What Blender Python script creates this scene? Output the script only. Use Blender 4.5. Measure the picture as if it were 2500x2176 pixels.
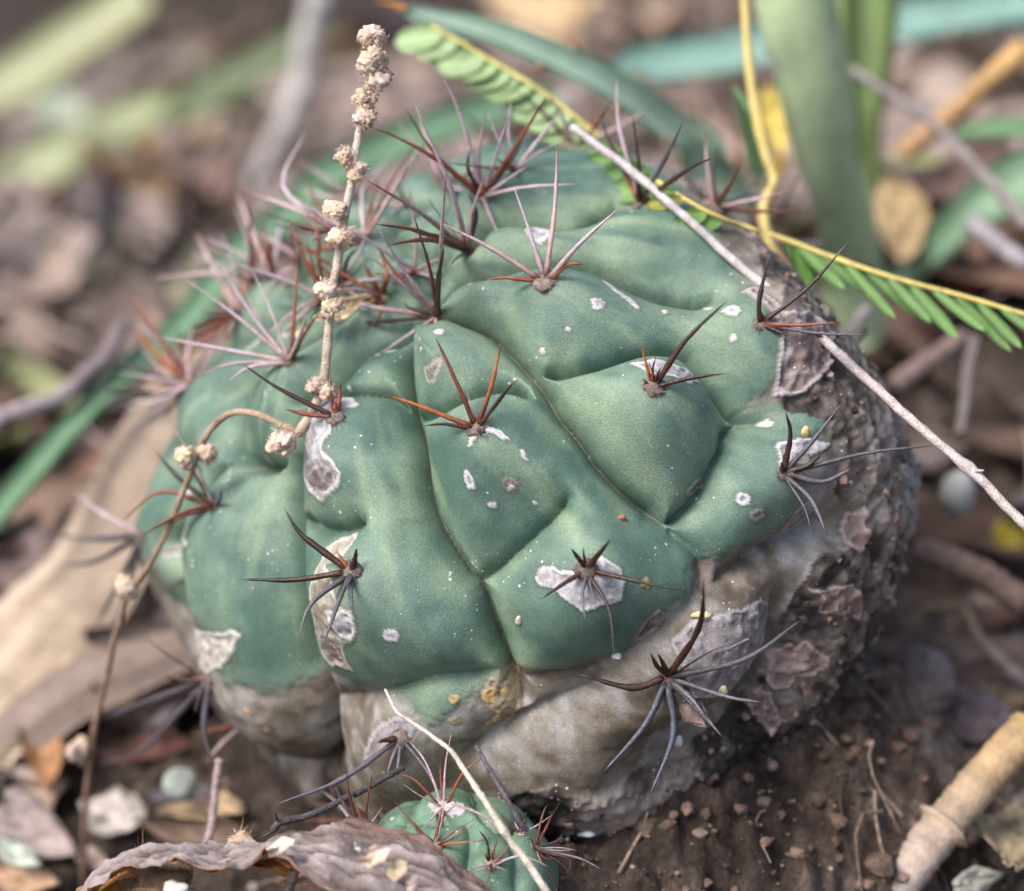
import bpy, math, random
import numpy as np
from math import radians, sin, cos, pi
random.seed(7); rng = np.random.default_rng(7)
for o in list(bpy.data.objects): bpy.data.objects.remove(o)
SC = bpy.context.scene
COL = SC.collection
S = 0.01                                   # the script works in centimetres; meshes are written in metres

# ------------------------------------------------------------------ camera, light, exposure
PITCH, DIST, HALF = radians(33), 50.0, 0.22
CAM = np.array([0, -DIST * cos(PITCH), DIST * sin(PITCH)])
RT = np.array([1.0, 0, 0]); UP = np.array([0, sin(PITCH), cos(PITCH)]); FWD = np.array([0, cos(PITCH), -sin(PITCH)])
cd = bpy.data.cameras.new('camera'); cam = bpy.data.objects.new('camera', cd); COL.objects.link(cam)
cam.location = CAM * S; cam.rotation_euler = (pi / 2 - PITCH, 0, 0)
cd.sensor_fit = 'HORIZONTAL'; cd.sensor_width = 36; cd.lens = 18 / HALF
cd.clip_start = 0.02; cd.clip_end = 200
cd.dof.use_dof = True; cd.dof.focus_distance = 0.430; cd.dof.aperture_fstop = 7.2; cd.dof.aperture_blades = 0
SC.camera = cam
W = bpy.data.worlds.new('World'); SC.world = W; W.use_nodes = True
wn = W.node_tree; sky = wn.nodes.new('ShaderNodeTexSky'); sky.sky_type = 'NISHITA'; sky.sun_disc = False
SUN_EL, SUN_AZ = radians(58), radians(-112)   # azimuth measured from +Y towards +X
sky.sun_elevation = SUN_EL; sky.sun_rotation = SUN_AZ
sky.air_density = 1.0; sky.dust_density = 6.0; sky.ozone_density = 1.0; sky.altitude = 0
bg = wn.nodes['Background']; bg.inputs[1].default_value = 0.11
wn.links.new(sky.outputs[0], bg.inputs[0])
sl = bpy.data.lights.new('sun', 'SUN'); sl.energy = 1.5; sl.angle = radians(24); sl.color = (1, 0.97, 0.945)
so = bpy.data.objects.new('sun', sl); COL.objects.link(so)
so.rotation_euler = (pi / 2 - SUN_EL, 0, pi - SUN_AZ)
so.location = (-0.5, 0.5, 2)
SC.view_settings.view_transform = 'Standard'; SC.view_settings.look = 'None'
SC.view_settings.exposure = 1.15; SC.view_settings.gamma = 1; SC.view_settings.use_curve_mapping = False
SC.render.engine = 'CYCLES'
SC.cycles.use_denoising = True
SC.cycles.max_bounces = 6; SC.cycles.diffuse_bounces = 3; SC.cycles.glossy_bounces = 2; SC.cycles.transmission_bounces = 3

# ------------------------------------------------------------------ measuring helpers
k9 = 2059 / 900
CROPS = dict(A=(0, 0, k9), B=(800, 0, k9), C=(1600, 0, k9), D=(0, 700, k9), E=(800, 700, k9), G=(1600, 700, k9),
             H=(0, 1400, k9), I=(800, 1400, k9), J=(1600, 1400, k9), K=(150, 1850, 2059 / 600), L=(650, 1850, 2059 / 800),
             M=(650, 900, 5.12), N=(1500, 1450, 1991 / 500), Q=(350, 400, 2059 / 600), Z=(0, 0, 2059 / 2500))
def px(t, x, y):
    ox, oy, k = CROPS[t]; return (ox + x / k, oy + y / k)
def T(s):                                  # "E 10,20 30,40 G 5,6" -> list of photo measurements
    out = []; t = 'Z'
    for w in s.split():
        if w.isalpha(): t = w
        else:
            a = w.split(','); out.append(px(t, float(a[0]), float(a[1])) + tuple(float(v) for v in a[2:]))
    return out
def ray(fx, fy): return FWD + RT * ((fx - 1250) / 1250 * HALF) - UP * ((fy - 1088) / 1250 * HALF)
def P(fx, fy, d): return CAM + ray(fx, fy) * d
def proj(p):
    v = np.asarray(p) - CAM; d = v @ FWD
    return 1250 + (v @ RT) / d / HALF * 1250, 1088 - (v @ UP) / d / HALF * 1250, d
def cm(pxw, d): return pxw * d * HALF / 1250
def nrm(v): v = np.asarray(v, float); return v / (np.linalg.norm(v, axis=-1, keepdims=True) + 1e-12)
def sm(a, b, x): t = np.clip((x - a) / (b - a), 0, 1); return t * t * (3 - 2 * t)

def hsh(i, j, k, s):
    n = (i * 374761393 + j * 668265263 + k * 2147483647 + s * 974634777) & 0xFFFFFFFF
    n = ((n ^ (n >> 13)) * 1274126177) & 0xFFFFFFFF
    return ((n ^ (n >> 16)) & 0xFFFF) / 65535.0
def vn(p, f, s=0):
    q = np.asarray(p, float) * f; b = np.floor(q).astype(np.int64); t = q - b; t = t * t * (3 - 2 * t)
    r = 0
    for dx in (0, 1):
        wx = t[..., 0] if dx else 1 - t[..., 0]
        for dy in (0, 1):
            wy = t[..., 1] if dy else 1 - t[..., 1]
            for dz in (0, 1):
                wz = t[..., 2] if dz else 1 - t[..., 2]
                r = r + wx * wy * wz * hsh(b[..., 0] + dx, b[..., 1] + dy, b[..., 2] + dz, s)
    return r
def fbm(p, f, o=3, s=0):
    r = 0; a = 1; n = 0
    for i in range(o):
        r = r + a * vn(p, f * 2.03 ** i, s + i * 17); n += a; a *= 0.5
    return r / n

# ------------------------------------------------------------------ materials
def make_mat(name, rough=.6, nscale=2.0, namt=.3, bump=.2, bscale=14, spec=.35, speck=0, transl=0, sss=0, streak=None, n2=0, k2=7):
    m = bpy.data.materials.new(name); m.use_nodes = True; nt = m.node_tree; N = nt.nodes; L = nt.links
    b = N['Principled BSDF']; b.inputs['Roughness'].default_value = rough
    b.inputs['Specular IOR Level'].default_value = spec
    tc = N.new('ShaderNodeTexCoord'); mp = N.new('ShaderNodeMapping')
    mp.inputs['Scale'].default_value = (100, 100, 100) if not streak else streak
    L.new(tc.outputs['Object'], mp.inputs[0])
    at = N.new('ShaderNodeAttribute'); at.attribute_name = 'Col'
    nz = N.new('ShaderNodeTexNoise'); nz.inputs['Scale'].default_value = nscale; nz.inputs['Detail'].default_value = 6
    nz.inputs['Roughness'].default_value = .65
    L.new(mp.outputs[0], nz.inputs['Vector'])
    mr = N.new('ShaderNodeMapRange'); mr.inputs[1].default_value = .25; mr.inputs[2].default_value = .75
    mr.inputs[3].default_value = 1 - namt; mr.inputs[4].default_value = 1 + namt
    L.new(nz.outputs[0], mr.inputs[0])
    vm = N.new('ShaderNodeVectorMath'); vm.operation = 'MULTIPLY'
    L.new(at.outputs['Color'], vm.inputs[0]); L.new(mr.outputs[0], vm.inputs[1])
    col = vm.outputs[0]
    if n2:
        nb = N.new('ShaderNodeTexNoise'); nb.inputs['Scale'].default_value = nscale * k2; nb.inputs['Detail'].default_value = 4
        L.new(mp.outputs[0], nb.inputs['Vector'])
        m2 = N.new('ShaderNodeMapRange'); m2.inputs[1].default_value = .3; m2.inputs[2].default_value = .7
        m2.inputs[3].default_value = 1 - n2; m2.inputs[4].default_value = 1 + n2
        L.new(nb.outputs[0], m2.inputs[0])
        v2 = N.new('ShaderNodeVectorMath'); v2.operation = 'MULTIPLY'
        L.new(col, v2.inputs[0]); L.new(m2.outputs[0], v2.inputs[1]); col = v2.outputs[0]
    if speck:
        vo = N.new('ShaderNodeTexVoronoi'); vo.inputs['Scale'].default_value = speck
        L.new(mp.outputs[0], vo.inputs['Vector'])
        sx = N.new('ShaderNodeSeparateColor'); L.new(vo.outputs['Color'], sx.inputs[0])
        th = N.new('ShaderNodeMath'); th.operation = 'MULTIPLY_ADD'; L.new(sx.outputs[0], th.inputs[0])
        cl = N.new('ShaderNodeTexNoise'); cl.inputs['Scale'].default_value = .8; L.new(mp.outputs[0], cl.inputs['Vector'])
        cm_ = N.new('ShaderNodeMath'); cm_.operation = 'MULTIPLY_ADD'; L.new(cl.outputs[0], cm_.inputs[0]); cm_.inputs[1].default_value = 1.1; cm_.inputs[2].default_value = -1.33
        th.inputs[1].default_value = .9; L.new(cm_.outputs[0], th.inputs[2])
        lt = N.new('ShaderNodeMath'); lt.operation = 'LESS_THAN'; L.new(vo.outputs['Distance'], lt.inputs[0]); L.new(th.outputs[0], lt.inputs[1])
        mx = N.new('ShaderNodeMix'); mx.data_type = 'RGBA'; L.new(lt.outputs[0], mx.inputs['Factor'])
        L.new(col, mx.inputs['A']); mx.inputs['B'].default_value = (.55, .6, .55, 1); col = mx.outputs['Result']
    L.new(col, b.inputs['Base Color'])
    if bump:
        bz = N.new('ShaderNodeTexNoise'); bz.inputs['Scale'].default_value = bscale; bz.inputs['Detail'].default_value = 5
        L.new(mp.outputs[0], bz.inputs['Vector'])
        bp = N.new('ShaderNodeBump'); bp.inputs['Strength'].default_value = bump; bp.inputs['Distance'].default_value = .0006
        L.new(bz.outputs[0], bp.inputs['Height']); L.new(bp.outputs[0], b.inputs['Normal'])
    if sss:
        b.inputs['Subsurface Weight'].default_value = sss; b.inputs['Subsurface Radius'].default_value = (.3, .5, .2)
        b.inputs['Subsurface Scale'].default_value = .004
    if transl:
        tr = N.new('ShaderNodeBsdfTranslucent'); L.new(col, tr.inputs[0]); ms = N.new('ShaderNodeMixShader'); ms.inputs[0].default_value = transl
        L.new(b.outputs[0], ms.inputs[1]); L.new(tr.outputs[0], ms.inputs[2]); L.new(ms.outputs[0], N['Material Output'].inputs[0])
    return m
M = dict(
    skin=make_mat('cactus_skin', .56, 1.8, .2, .34, 38, .42, speck=10, n2=.22, k2=14),
    cork=make_mat('cork', .85, 3, .3, .6, 16, .2, n2=.2),
    spine=make_mat('spine', .38, 9, .35, .35, 30, .5, n2=.25),
    wool=make_mat('areole_wool', .95, 8, .35, .5, 30, .1),
    leaf=make_mat('green_leaf', .42, 1.2, .2, .25, 8, .45, transl=.2),
    leaflet=make_mat('leaflet', .5, 2.5, .18, .2, 10, .35, transl=.3),
    stem=make_mat('yellow_stem', .5, 3, .2, .2, 20, .35),
    twig=make_mat('twig_bark', .85, 5, .35, .8, 24, .2, n2=.3),
    dry=make_mat('dry_leaf', .8, 1.5, .35, .6, 9, .2, transl=.08, n2=.15),
    fuzz=make_mat('dry_fuzz', .95, 9, .3, .6, 30, .1, n2=.15),
    soil=make_mat('soil', .95, 1.2, .45, 1, 9, .1, n2=.35),
    stone=make_mat('stone', .85, 2, .3, .6, 10, .2),
)

# ------------------------------------------------------------------ object helpers
def tag(o, label=None, cat=None, group=None, kind=None):
    if label: o['label'] = label
    if cat: o['category'] = cat
    if group: o['group'] = group
    if kind: o['kind'] = kind
    return o
def empty(name, loc, label, cat, group=None):
    o = bpy.data.objects.new(name, None); COL.objects.link(o); o.location = np.asarray(loc) * S; o.empty_display_size = .01
    return tag(o, label, cat, group)
ORG = {}
def mesh(name, v, f, mat, col=None, parent=None, origin=None, smooth=True):
    """one mesh object; v in world cm, f a list of faces or an (n,4) array"""
    v = np.asarray(v, float)
    if parent is not None: org = ORG.get(parent.name, np.zeros(3))
    else: org = np.asarray(origin, float) if origin is not None else np.array([v[:, 0].mean(), v[:, 1].mean(), v[:, 2].min()])
    me = bpy.data.meshes.new(name)
    w = (v - org) * S
    if isinstance(f, np.ndarray) and f.ndim == 2:
        k = f.shape[1]; n = len(f)
        me.vertices.add(len(w)); me.vertices.foreach_set('co', w.astype(np.float32).ravel())
        me.loops.add(n * k); me.loops.foreach_set('vertex_index', f.astype(np.int32).ravel())
        me.polygons.add(n); me.polygons.foreach_set('loop_start', np.arange(0, n * k, k, dtype=np.int32))
        me.update(calc_edges=True)
    else:
        me.from_pydata([tuple(r) for r in w], [], [tuple(int(i) for i in q) for q in f])
    if smooth: me.polygons.foreach_set('use_smooth', np.ones(len(me.polygons), bool))
    if col is None: col = (.5, .5, .5)
    c = np.ones((len(w), 4), np.float32); c[:, :3] = np.clip(col, 0, 1)
    a = me.color_attributes.new('Col', 'FLOAT_COLOR', 'POINT'); a.data.foreach_set('color', c.ravel())
    me.materials.append(M[mat]); me.update()
    o = bpy.data.objects.new(name, me); COL.objects.link(o)
    if parent is not None: o.parent = parent
    else: o.location = org * S
    ORG[o.name] = org
    return o
def root(name, org, label, cat, group=None):
    o = empty(name, org, label, cat, group); ORG[o.name] = np.asarray(org, float); return o

class MB:                                   # collects geometry for one mesh object
    def __init__(s): s.v = []; s.f = []; s.c = []; s.n = 0
    def add(s, v, f, c):
        v = np.asarray(v, float); c = np.broadcast_to(np.asarray(c, float), v.shape)
        s.v.append(v); s.c.append(c); s.f += [tuple(i + s.n for i in q) for q in f]; s.n += len(v)
    def out(s, name, mat, parent=None, origin=None, smooth=True):
        return mesh(name, np.vstack(s.v), s.f, mat, np.vstack(s.c), parent, origin, smooth)

def spl(pts, n):                            # Catmull-Rom resampling
    p = np.asarray(pts, float)
    if len(p) == 2: return p[0] + (p[1] - p[0]) * np.linspace(0, 1, n)[:, None]
    q = np.vstack([2 * p[0] - p[1], p, 2 * p[-1] - p[-2]])
    s = np.concatenate([[0], np.cumsum(np.linalg.norm(np.diff(p[:, :3], axis=0), axis=1))]); s /= s[-1]
    u = np.linspace(0, 1, n); out = []
    for x in u:
        i = min(max(int(np.searchsorted(s, x, 'right')) - 1, 0), len(p) - 2)
        t = (x - s[i]) / (s[i + 1] - s[i] + 1e-9)
        a, b, c, d = q[i], q[i + 1], q[i + 2], q[i + 3]
        out.append(.5 * (2 * b + (c - a) * t + (2 * a - 5 * b + 4 * c - d) * t * t + (3 * b - a - 3 * c + d) * t ** 3))
    return np.array(out)
def tube(pts, rad, n=7, col=None, wob=0, cap=True):
    """tapered tube through pts (cm); returns v, f, c"""
    p = np.asarray(pts, float); m = len(p); rad = np.broadcast_to(np.asarray(rad, float), (m,))
    t = nrm(np.gradient(p, axis=0)); ref = np.array([.3, .2, .93])
    if abs(t[0] @ ref) > .95: ref = np.array([.9, -.3, .2])
    v = []; c = []
    a = nrm(np.cross(t[0], ref))
    for i in range(m):
        a = nrm(a - t[i] * (a @ t[i])); b = np.cross(t[i], a)
        for k in range(n):
            th = 2 * pi * k / n; r = rad[i] * (1 + wob * (random.random() - .5) * 2)
            v.append(p[i] + (a * cos(th) + b * sin(th)) * r)
            c.append(col[i] if col is not None else (.5, .5, .5))
    f = [(i * n + k, i * n + (k + 1) % n, (i + 1) * n + (k + 1) % n, (i + 1) * n + k) for i in range(m - 1) for k in range(n)]
    if cap: f += [tuple(range(n))[::-1], tuple((m - 1) * n + k for k in range(n))]
    return np.array(v), f, np.array(c)
def ramp(stops, t):
    xs = [s[0] for s in stops]; return np.stack([np.interp(t, xs, [s[1][k] for s in stops]) for k in range(3)], -1)
def ico(sub=1):
    import bmesh
    bm = bmesh.new(); bmesh.ops.create_icosphere(bm, subdivisions=sub, radius=1)
    v = np.array([x.co[:] for x in bm.verts]); f = [tuple(y.index for y in x.verts) for x in bm.faces]; bm.free(); return v, f
ICO1, ICO2, ICO3 = ico(1), ico(2), ico(3)
def sheet(grid, thick, col, colb=None):
    """a thin solid leaf from an (m,n,3) grid of points; returns v, f, c"""
    g = np.asarray(grid, float); m, n = g.shape[:2]
    du = np.gradient(g, axis=0); dv = np.gradient(g, axis=1); N = nrm(np.cross(du, dv))
    top = (g + N * thick / 2).reshape(-1, 3); bot = (g - N * thick / 2).reshape(-1, 3); o = m * n
    f = []
    for i in range(m - 1):
        for j in range(n - 1):
            a, b, c, d = i * n + j, i * n + j + 1, (i + 1) * n + j + 1, (i + 1) * n + j
            f.append((a, d, c, b)); f.append((o + a, o + b, o + c, o + d))
    ed = [(i * n, (i + 1) * n) for i in range(m - 1)] + [((i + 1) * n + n - 1, i * n + n - 1) for i in range(m - 1)]
    ed += [(j + 1, j) for j in range(n - 1)] + [((m - 1) * n + j, (m - 1) * n + j + 1) for j in range(n - 1)]
    f += [(a, b, b + o, a + o) for a, b in ed]
    c1 = np.broadcast_to(np.asarray(col, float), g.shape).reshape(-1, 3)
    c2 = c1 if colb is None else np.broadcast_to(np.asarray(colb, float), g.shape).reshape(-1, 3)
    return np.vstack([top, bot]), f, np.vstack([c1, c2])
# ------------------------------------------------------------------ ground
def gz0(x, y):
    x = np.asarray(x, float); y = np.asarray(y, float)
    r = ((x - 2.5) / 8) ** 2 + ((y + 4) / 8) ** 2
    z = -9 + 4.8 * np.exp(-np.power(r, 1.4))
    z = z + 6.4 * np.exp(-(((x - 13) / 8) ** 2 + ((y - 15) / 8) ** 2))
    z = z + 2.3 * np.exp(-(((x - 6.8) / 3.6) ** 2 + ((y + 4.5) / 4.2) ** 2))
    z = z + .9 * np.exp(-(((x - 2.6) / 3.4) ** 2 + ((y + 8.6) / 2.2) ** 2))
    k = np.maximum(y - 10, 0); z = z - .34 * (k * k / (k + 12)) * sm(16, -2, x)
    z = z + .9 * np.sin(x * .16 + 1) * np.sin(y * .13) * np.clip((np.hypot(x, y) - 10) / 20, 0, 1)
    return z
def gz(x, y):
    x = np.asarray(x, float); y = np.asarray(y, float)
    p = np.stack([x, y, np.zeros_like(x + y)], -1)
    return gz0(x, y) + (fbm(p, .35, 3, 5) - .5) * 1.5 + (fbm(p, 1.7, 3, 9) - .5) * .5
def ghit(fx, fy, lift=0.):
    d = ray(fx, fy); t = np.linspace(34, 220, 1400); q = CAM + d * t[:, None]
    k = q[:, 2] - gz0(q[:, 0], q[:, 1]) - lift
    i = int(np.argmax(k < 0)) if (k < 0).any() else len(t) - 1
    return q[i]
n = 520
u = np.linspace(-1, 1, n)
gx = 26 * u + 1400 * np.sign(u) * np.abs(u) ** 9; gy = 26 * u + 1400 * np.sign(u) * np.abs(u) ** 9 + 6
X, Y = np.meshgrid(gx, gy, indexing='ij'); Zg = gz(X, Y)
pp = np.stack([X, Y, X * 0], -1)
near = np.exp(-np.maximum(np.hypot(X, Y) - 14, 0) / 10)
rough = (fbm(pp, 4, 3, 31) - .5) * .5 * near + (np.abs(fbm(pp, 1.1, 3, 77) - .5)) * .9
Zg = Zg + rough + np.exp(-(((X - 4) / 5) ** 2 + ((Y + 7) / 4) ** 2)) * ((np.abs(fbm(pp, 1.9, 4, 78) - .5)) * 1.7 - .25)
a = fbm(pp, .9, 4, 3)[..., None]; b = fbm(pp, 5, 3, 8)[..., None]
gc = ramp([(0, (.03, .022, .018)), (.36, (.052, .038, .031)), (.55, (.13, .098, .082)), (.75, (.21, .165, .145)), (1, (.31, .245, .22))], (.55 * a + .45 * b)[..., 0])
idx = np.arange(n * n).reshape(n, n)
q = np.stack([idx[:-1, :-1], idx[1:, :-1], idx[1:, 1:], idx[:-1, 1:]], -1).reshape(-1, 4)
litter_shade = sm(.5, -6, X - 1.5 + 4 * (fbm(pp, .5, 2, 91) - .5)) + sm(4, 14, Y)
dkn = np.clip(litter_shade, 0, 1)[..., None] * .72 + (np.exp(-(((X - 3) / 4) ** 2 + ((Y + 7.5) / 3) ** 2)) * (fbm(pp, 1.2, 3, 92)))[..., None] * 1.5
gc = gc * (1 - np.clip(dkn, 0, .85)) + np.array([.02, .016, .014]) * np.clip(dkn, 0, .85)   # litter shade painted into the soil colour, and dark crust by the cactus
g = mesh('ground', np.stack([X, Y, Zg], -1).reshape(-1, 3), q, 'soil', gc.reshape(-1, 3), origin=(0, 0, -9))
tag(g, 'brown crumbly soil mounded up round the cactus', kind='structure')

# ------------------------------------------------------------------ the large cactus
class Body:
    def __init__(s, C, axis, Re, Rp, mid=.955):
        s.C = np.asarray(C, float); s.Re, s.Rp, s.mid = Re, Rp, mid; s.a = nrm(axis)
        v = nrm(CAM - s.C); s.e1 = nrm(v - s.a * (v @ s.a)); s.e2 = np.cross(s.a, s.e1)
    def pt(s, ph, th, k=1.0):
        ph = np.asarray(ph); th = np.asarray(th); c = (np.cos(th) * s.Re * k)[..., None]
        return s.C + c * (np.cos(ph)[..., None] * s.e1 + np.sin(ph)[..., None] * s.e2) + (np.sin(th) * s.Rp * k)[..., None] * s.a
    def nor(s, ph, th):
        return nrm((np.cos(th) / s.Re)[..., None] * (np.cos(ph)[..., None] * s.e1 + np.sin(ph)[..., None] * s.e2) + (np.sin(th) / s.Rp)[..., None] * s.a)
    def hit(s, fx, fy, k=None):
        """photo point -> (lon, lat) on the body"""
        k = k or s.mid; d = ray(fx, fy)
        B = np.stack([s.e1, s.e2, s.a]); D = B @ d / np.array([s.Re, s.Re, s.Rp]) / k; O = B @ (CAM - s.C) / np.array([s.Re, s.Re, s.Rp]) / k
        A = D @ D; b = D @ O; c = O @ O - 1; disc = b * b - A * c
        t = (-b - math.sqrt(disc)) / A if disc > 0 else -b / A
        h = nrm(O + D * t); return math.atan2(h[1], h[0]), math.asin(max(-1, min(1, h[2])))
    def uv(s, pts): return np.array([s.hit(p[0], p[1]) for p in pts])
    def build(s, nl, nt, kk, thmin=-pi / 2):
        uu = np.linspace(-pi, pi, nl, endpoint=False); s.nl, s.nt = nl, nt
        ph = uu - kk * np.sin(uu); th = np.linspace(pi / 2 - .004, thmin, nt)
        s.TH, s.PH = np.meshgrid(th, ph, indexing='ij'); s.p = s.pt(s.PH, s.TH); s.n = s.nor(s.PH, s.TH); s.m = s.pt(s.PH, s.TH, s.mid)
        s.carve = np.zeros(s.PH.shape); s.dmin = np.full(s.PH.shape, 9.0); s.disp = np.zeros(s.PH.shape)
    def crease(s, uvs, A=1., w=.55, cross=False):
        """carve a groove along a path of (lon, lat)"""
        pts = s.pt(uvs[:, 0], uvs[:, 1], s.mid); R = w * 5
        q = spl(np.hstack([pts]), max(6, int(np.linalg.norm(np.diff(pts, axis=0), axis=1).sum() / .25)))
        lo, hi = q.min(0) - R, q.max(0) + R
        sel = np.all((s.m > lo) & (s.m < hi), -1)
        m = s.m[sel]; d = np.full(len(m), 99.0); fade = np.ones(len(m)); sg = np.zeros(len(m))
        L = len(q) - 1
        for i in range(L):
            a, b = q[i], q[i + 1]; ab = b - a; t = np.clip((m - a) @ ab / (ab @ ab + 1e-12), 0, 1)
            dd = np.linalg.norm(m - a - t[:, None] * ab, axis=1); k = dd < d
            d[k] = dd[k]; sg[k] = (m[k] - a - t[k, None] * ab) @ s.a; e = (i + t[k]) / L; fade[k] = np.clip(np.minimum(e, 1 - e) * 7 + .55, 0, 1)
        if cross: d = d * (1.1 - .42 * np.clip(sg / (d + .02), -1, 1))                  # a tubercle's chin slopes in gently, the next one's shelf is steep
        c = A * fade * (.56 * np.clip(1 - d / (w * 2.4), 0, 1) ** 2.1 + .44 * np.clip(1 - d / (w * .85), 0, 1) ** 2.6)
        s.carve[sel] = np.maximum(s.carve[sel], c); s.dmin[sel] = np.minimum(s.dmin[sel], d + (1 - min(A, 1)) * .5)
    def bump(s, uv, h, r):
        c = s.pt(np.array(uv[0]), np.array(uv[1]), s.mid); s.disp += h * np.exp(-np.sum((s.m - c) ** 2, -1) / (r * r))
    def poly(s, pts, jit=.03, raw=False, seed=0, f=3.0):
        """mask of the vertices inside a patch outlined by photo measurements"""
        uv = pts if raw else s.uv(pts)
        sc = 1 / s.Re
        P0 = uv.min(0) - .1; P1 = uv.max(0) + .1
        sel = (s.PH > P0[0]) & (s.PH < P1[0]) & (s.TH > P0[1]) & (s.TH < P1[1])
        x = s.PH[sel].copy(); y = s.TH[sel].copy(); m = s.m[sel]
        if jit:
            x += (fbm(m, f, 3, seed) - .5) * 2 * jit / s.Re / np.maximum(np.cos(y), .2); y += (fbm(m, f, 3, seed + 50) - .5) * 2 * jit / s.Rp
        ins = np.zeros(len(x), bool); j = len(uv) - 1
        for i in range(len(uv)):
            xi, yi = uv[i]; xj, yj = uv[j]
            if yi != yj: ins ^= ((yi > y) != (yj > y)) & (x < (xj - xi) * (y - yi) / (yj - yi) + xi)
            j = i
        out = np.zeros(s.PH.shape, bool); out[sel] = ins; return out
    def blob(s, pt, r, jit=.3, seed=0, stretch=None):
        uv = s.hit(pt[0], pt[1]); c = s.pt(np.array(uv[0]), np.array(uv[1]), s.mid)
        d = np.linalg.norm(s.m - c, axis=-1); sel = d < r * 2
        out = np.zeros(s.PH.shape, bool); out[sel] = d[sel] * (1 + jit * 2 * (fbm(s.m[sel], 2.2 / r, 2, seed) - .5)) < r; return out
    def faces(s):
        i = np.arange(s.nl * s.nt).reshape(s.nt, s.nl); j = np.roll(i, -1, 1)
        return np.stack([i[:-1], i[1:], j[1:], j[:-1]], -1).reshape(-1, 4)
    def finish(s):
        s.v = s.p + s.n * s.disp[..., None]
        V = s.v.reshape(-1, 3); s.fx, s.fy, s.fd = proj(V)
        N = np.cross(np.gradient(s.v, axis=1), np.gradient(s.v, axis=0)); s.vn = nrm(N)
        s.vn = (s.vn * np.sign((s.vn * s.n).sum(-1).mean())).reshape(-1, 3)
        s.face = (s.vn * nrm(CAM - V)).sum(1) > .02
    def surf(s, fx, fy):
        """nearest visible surface point at a photo position: point, normal, depth"""
        e = np.hypot(s.fx - fx, s.fy - fy); k = np.where((e < 9) & s.face)[0]
        if len(k) == 0:
            k = np.where(s.face)[0]; i = k[np.argmin(e[k])]
        else: i = k[np.argmin(s.fd[k])]
        return s.v.reshape(-1, 3)[i], s.vn[i], s.fd[i]

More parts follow.
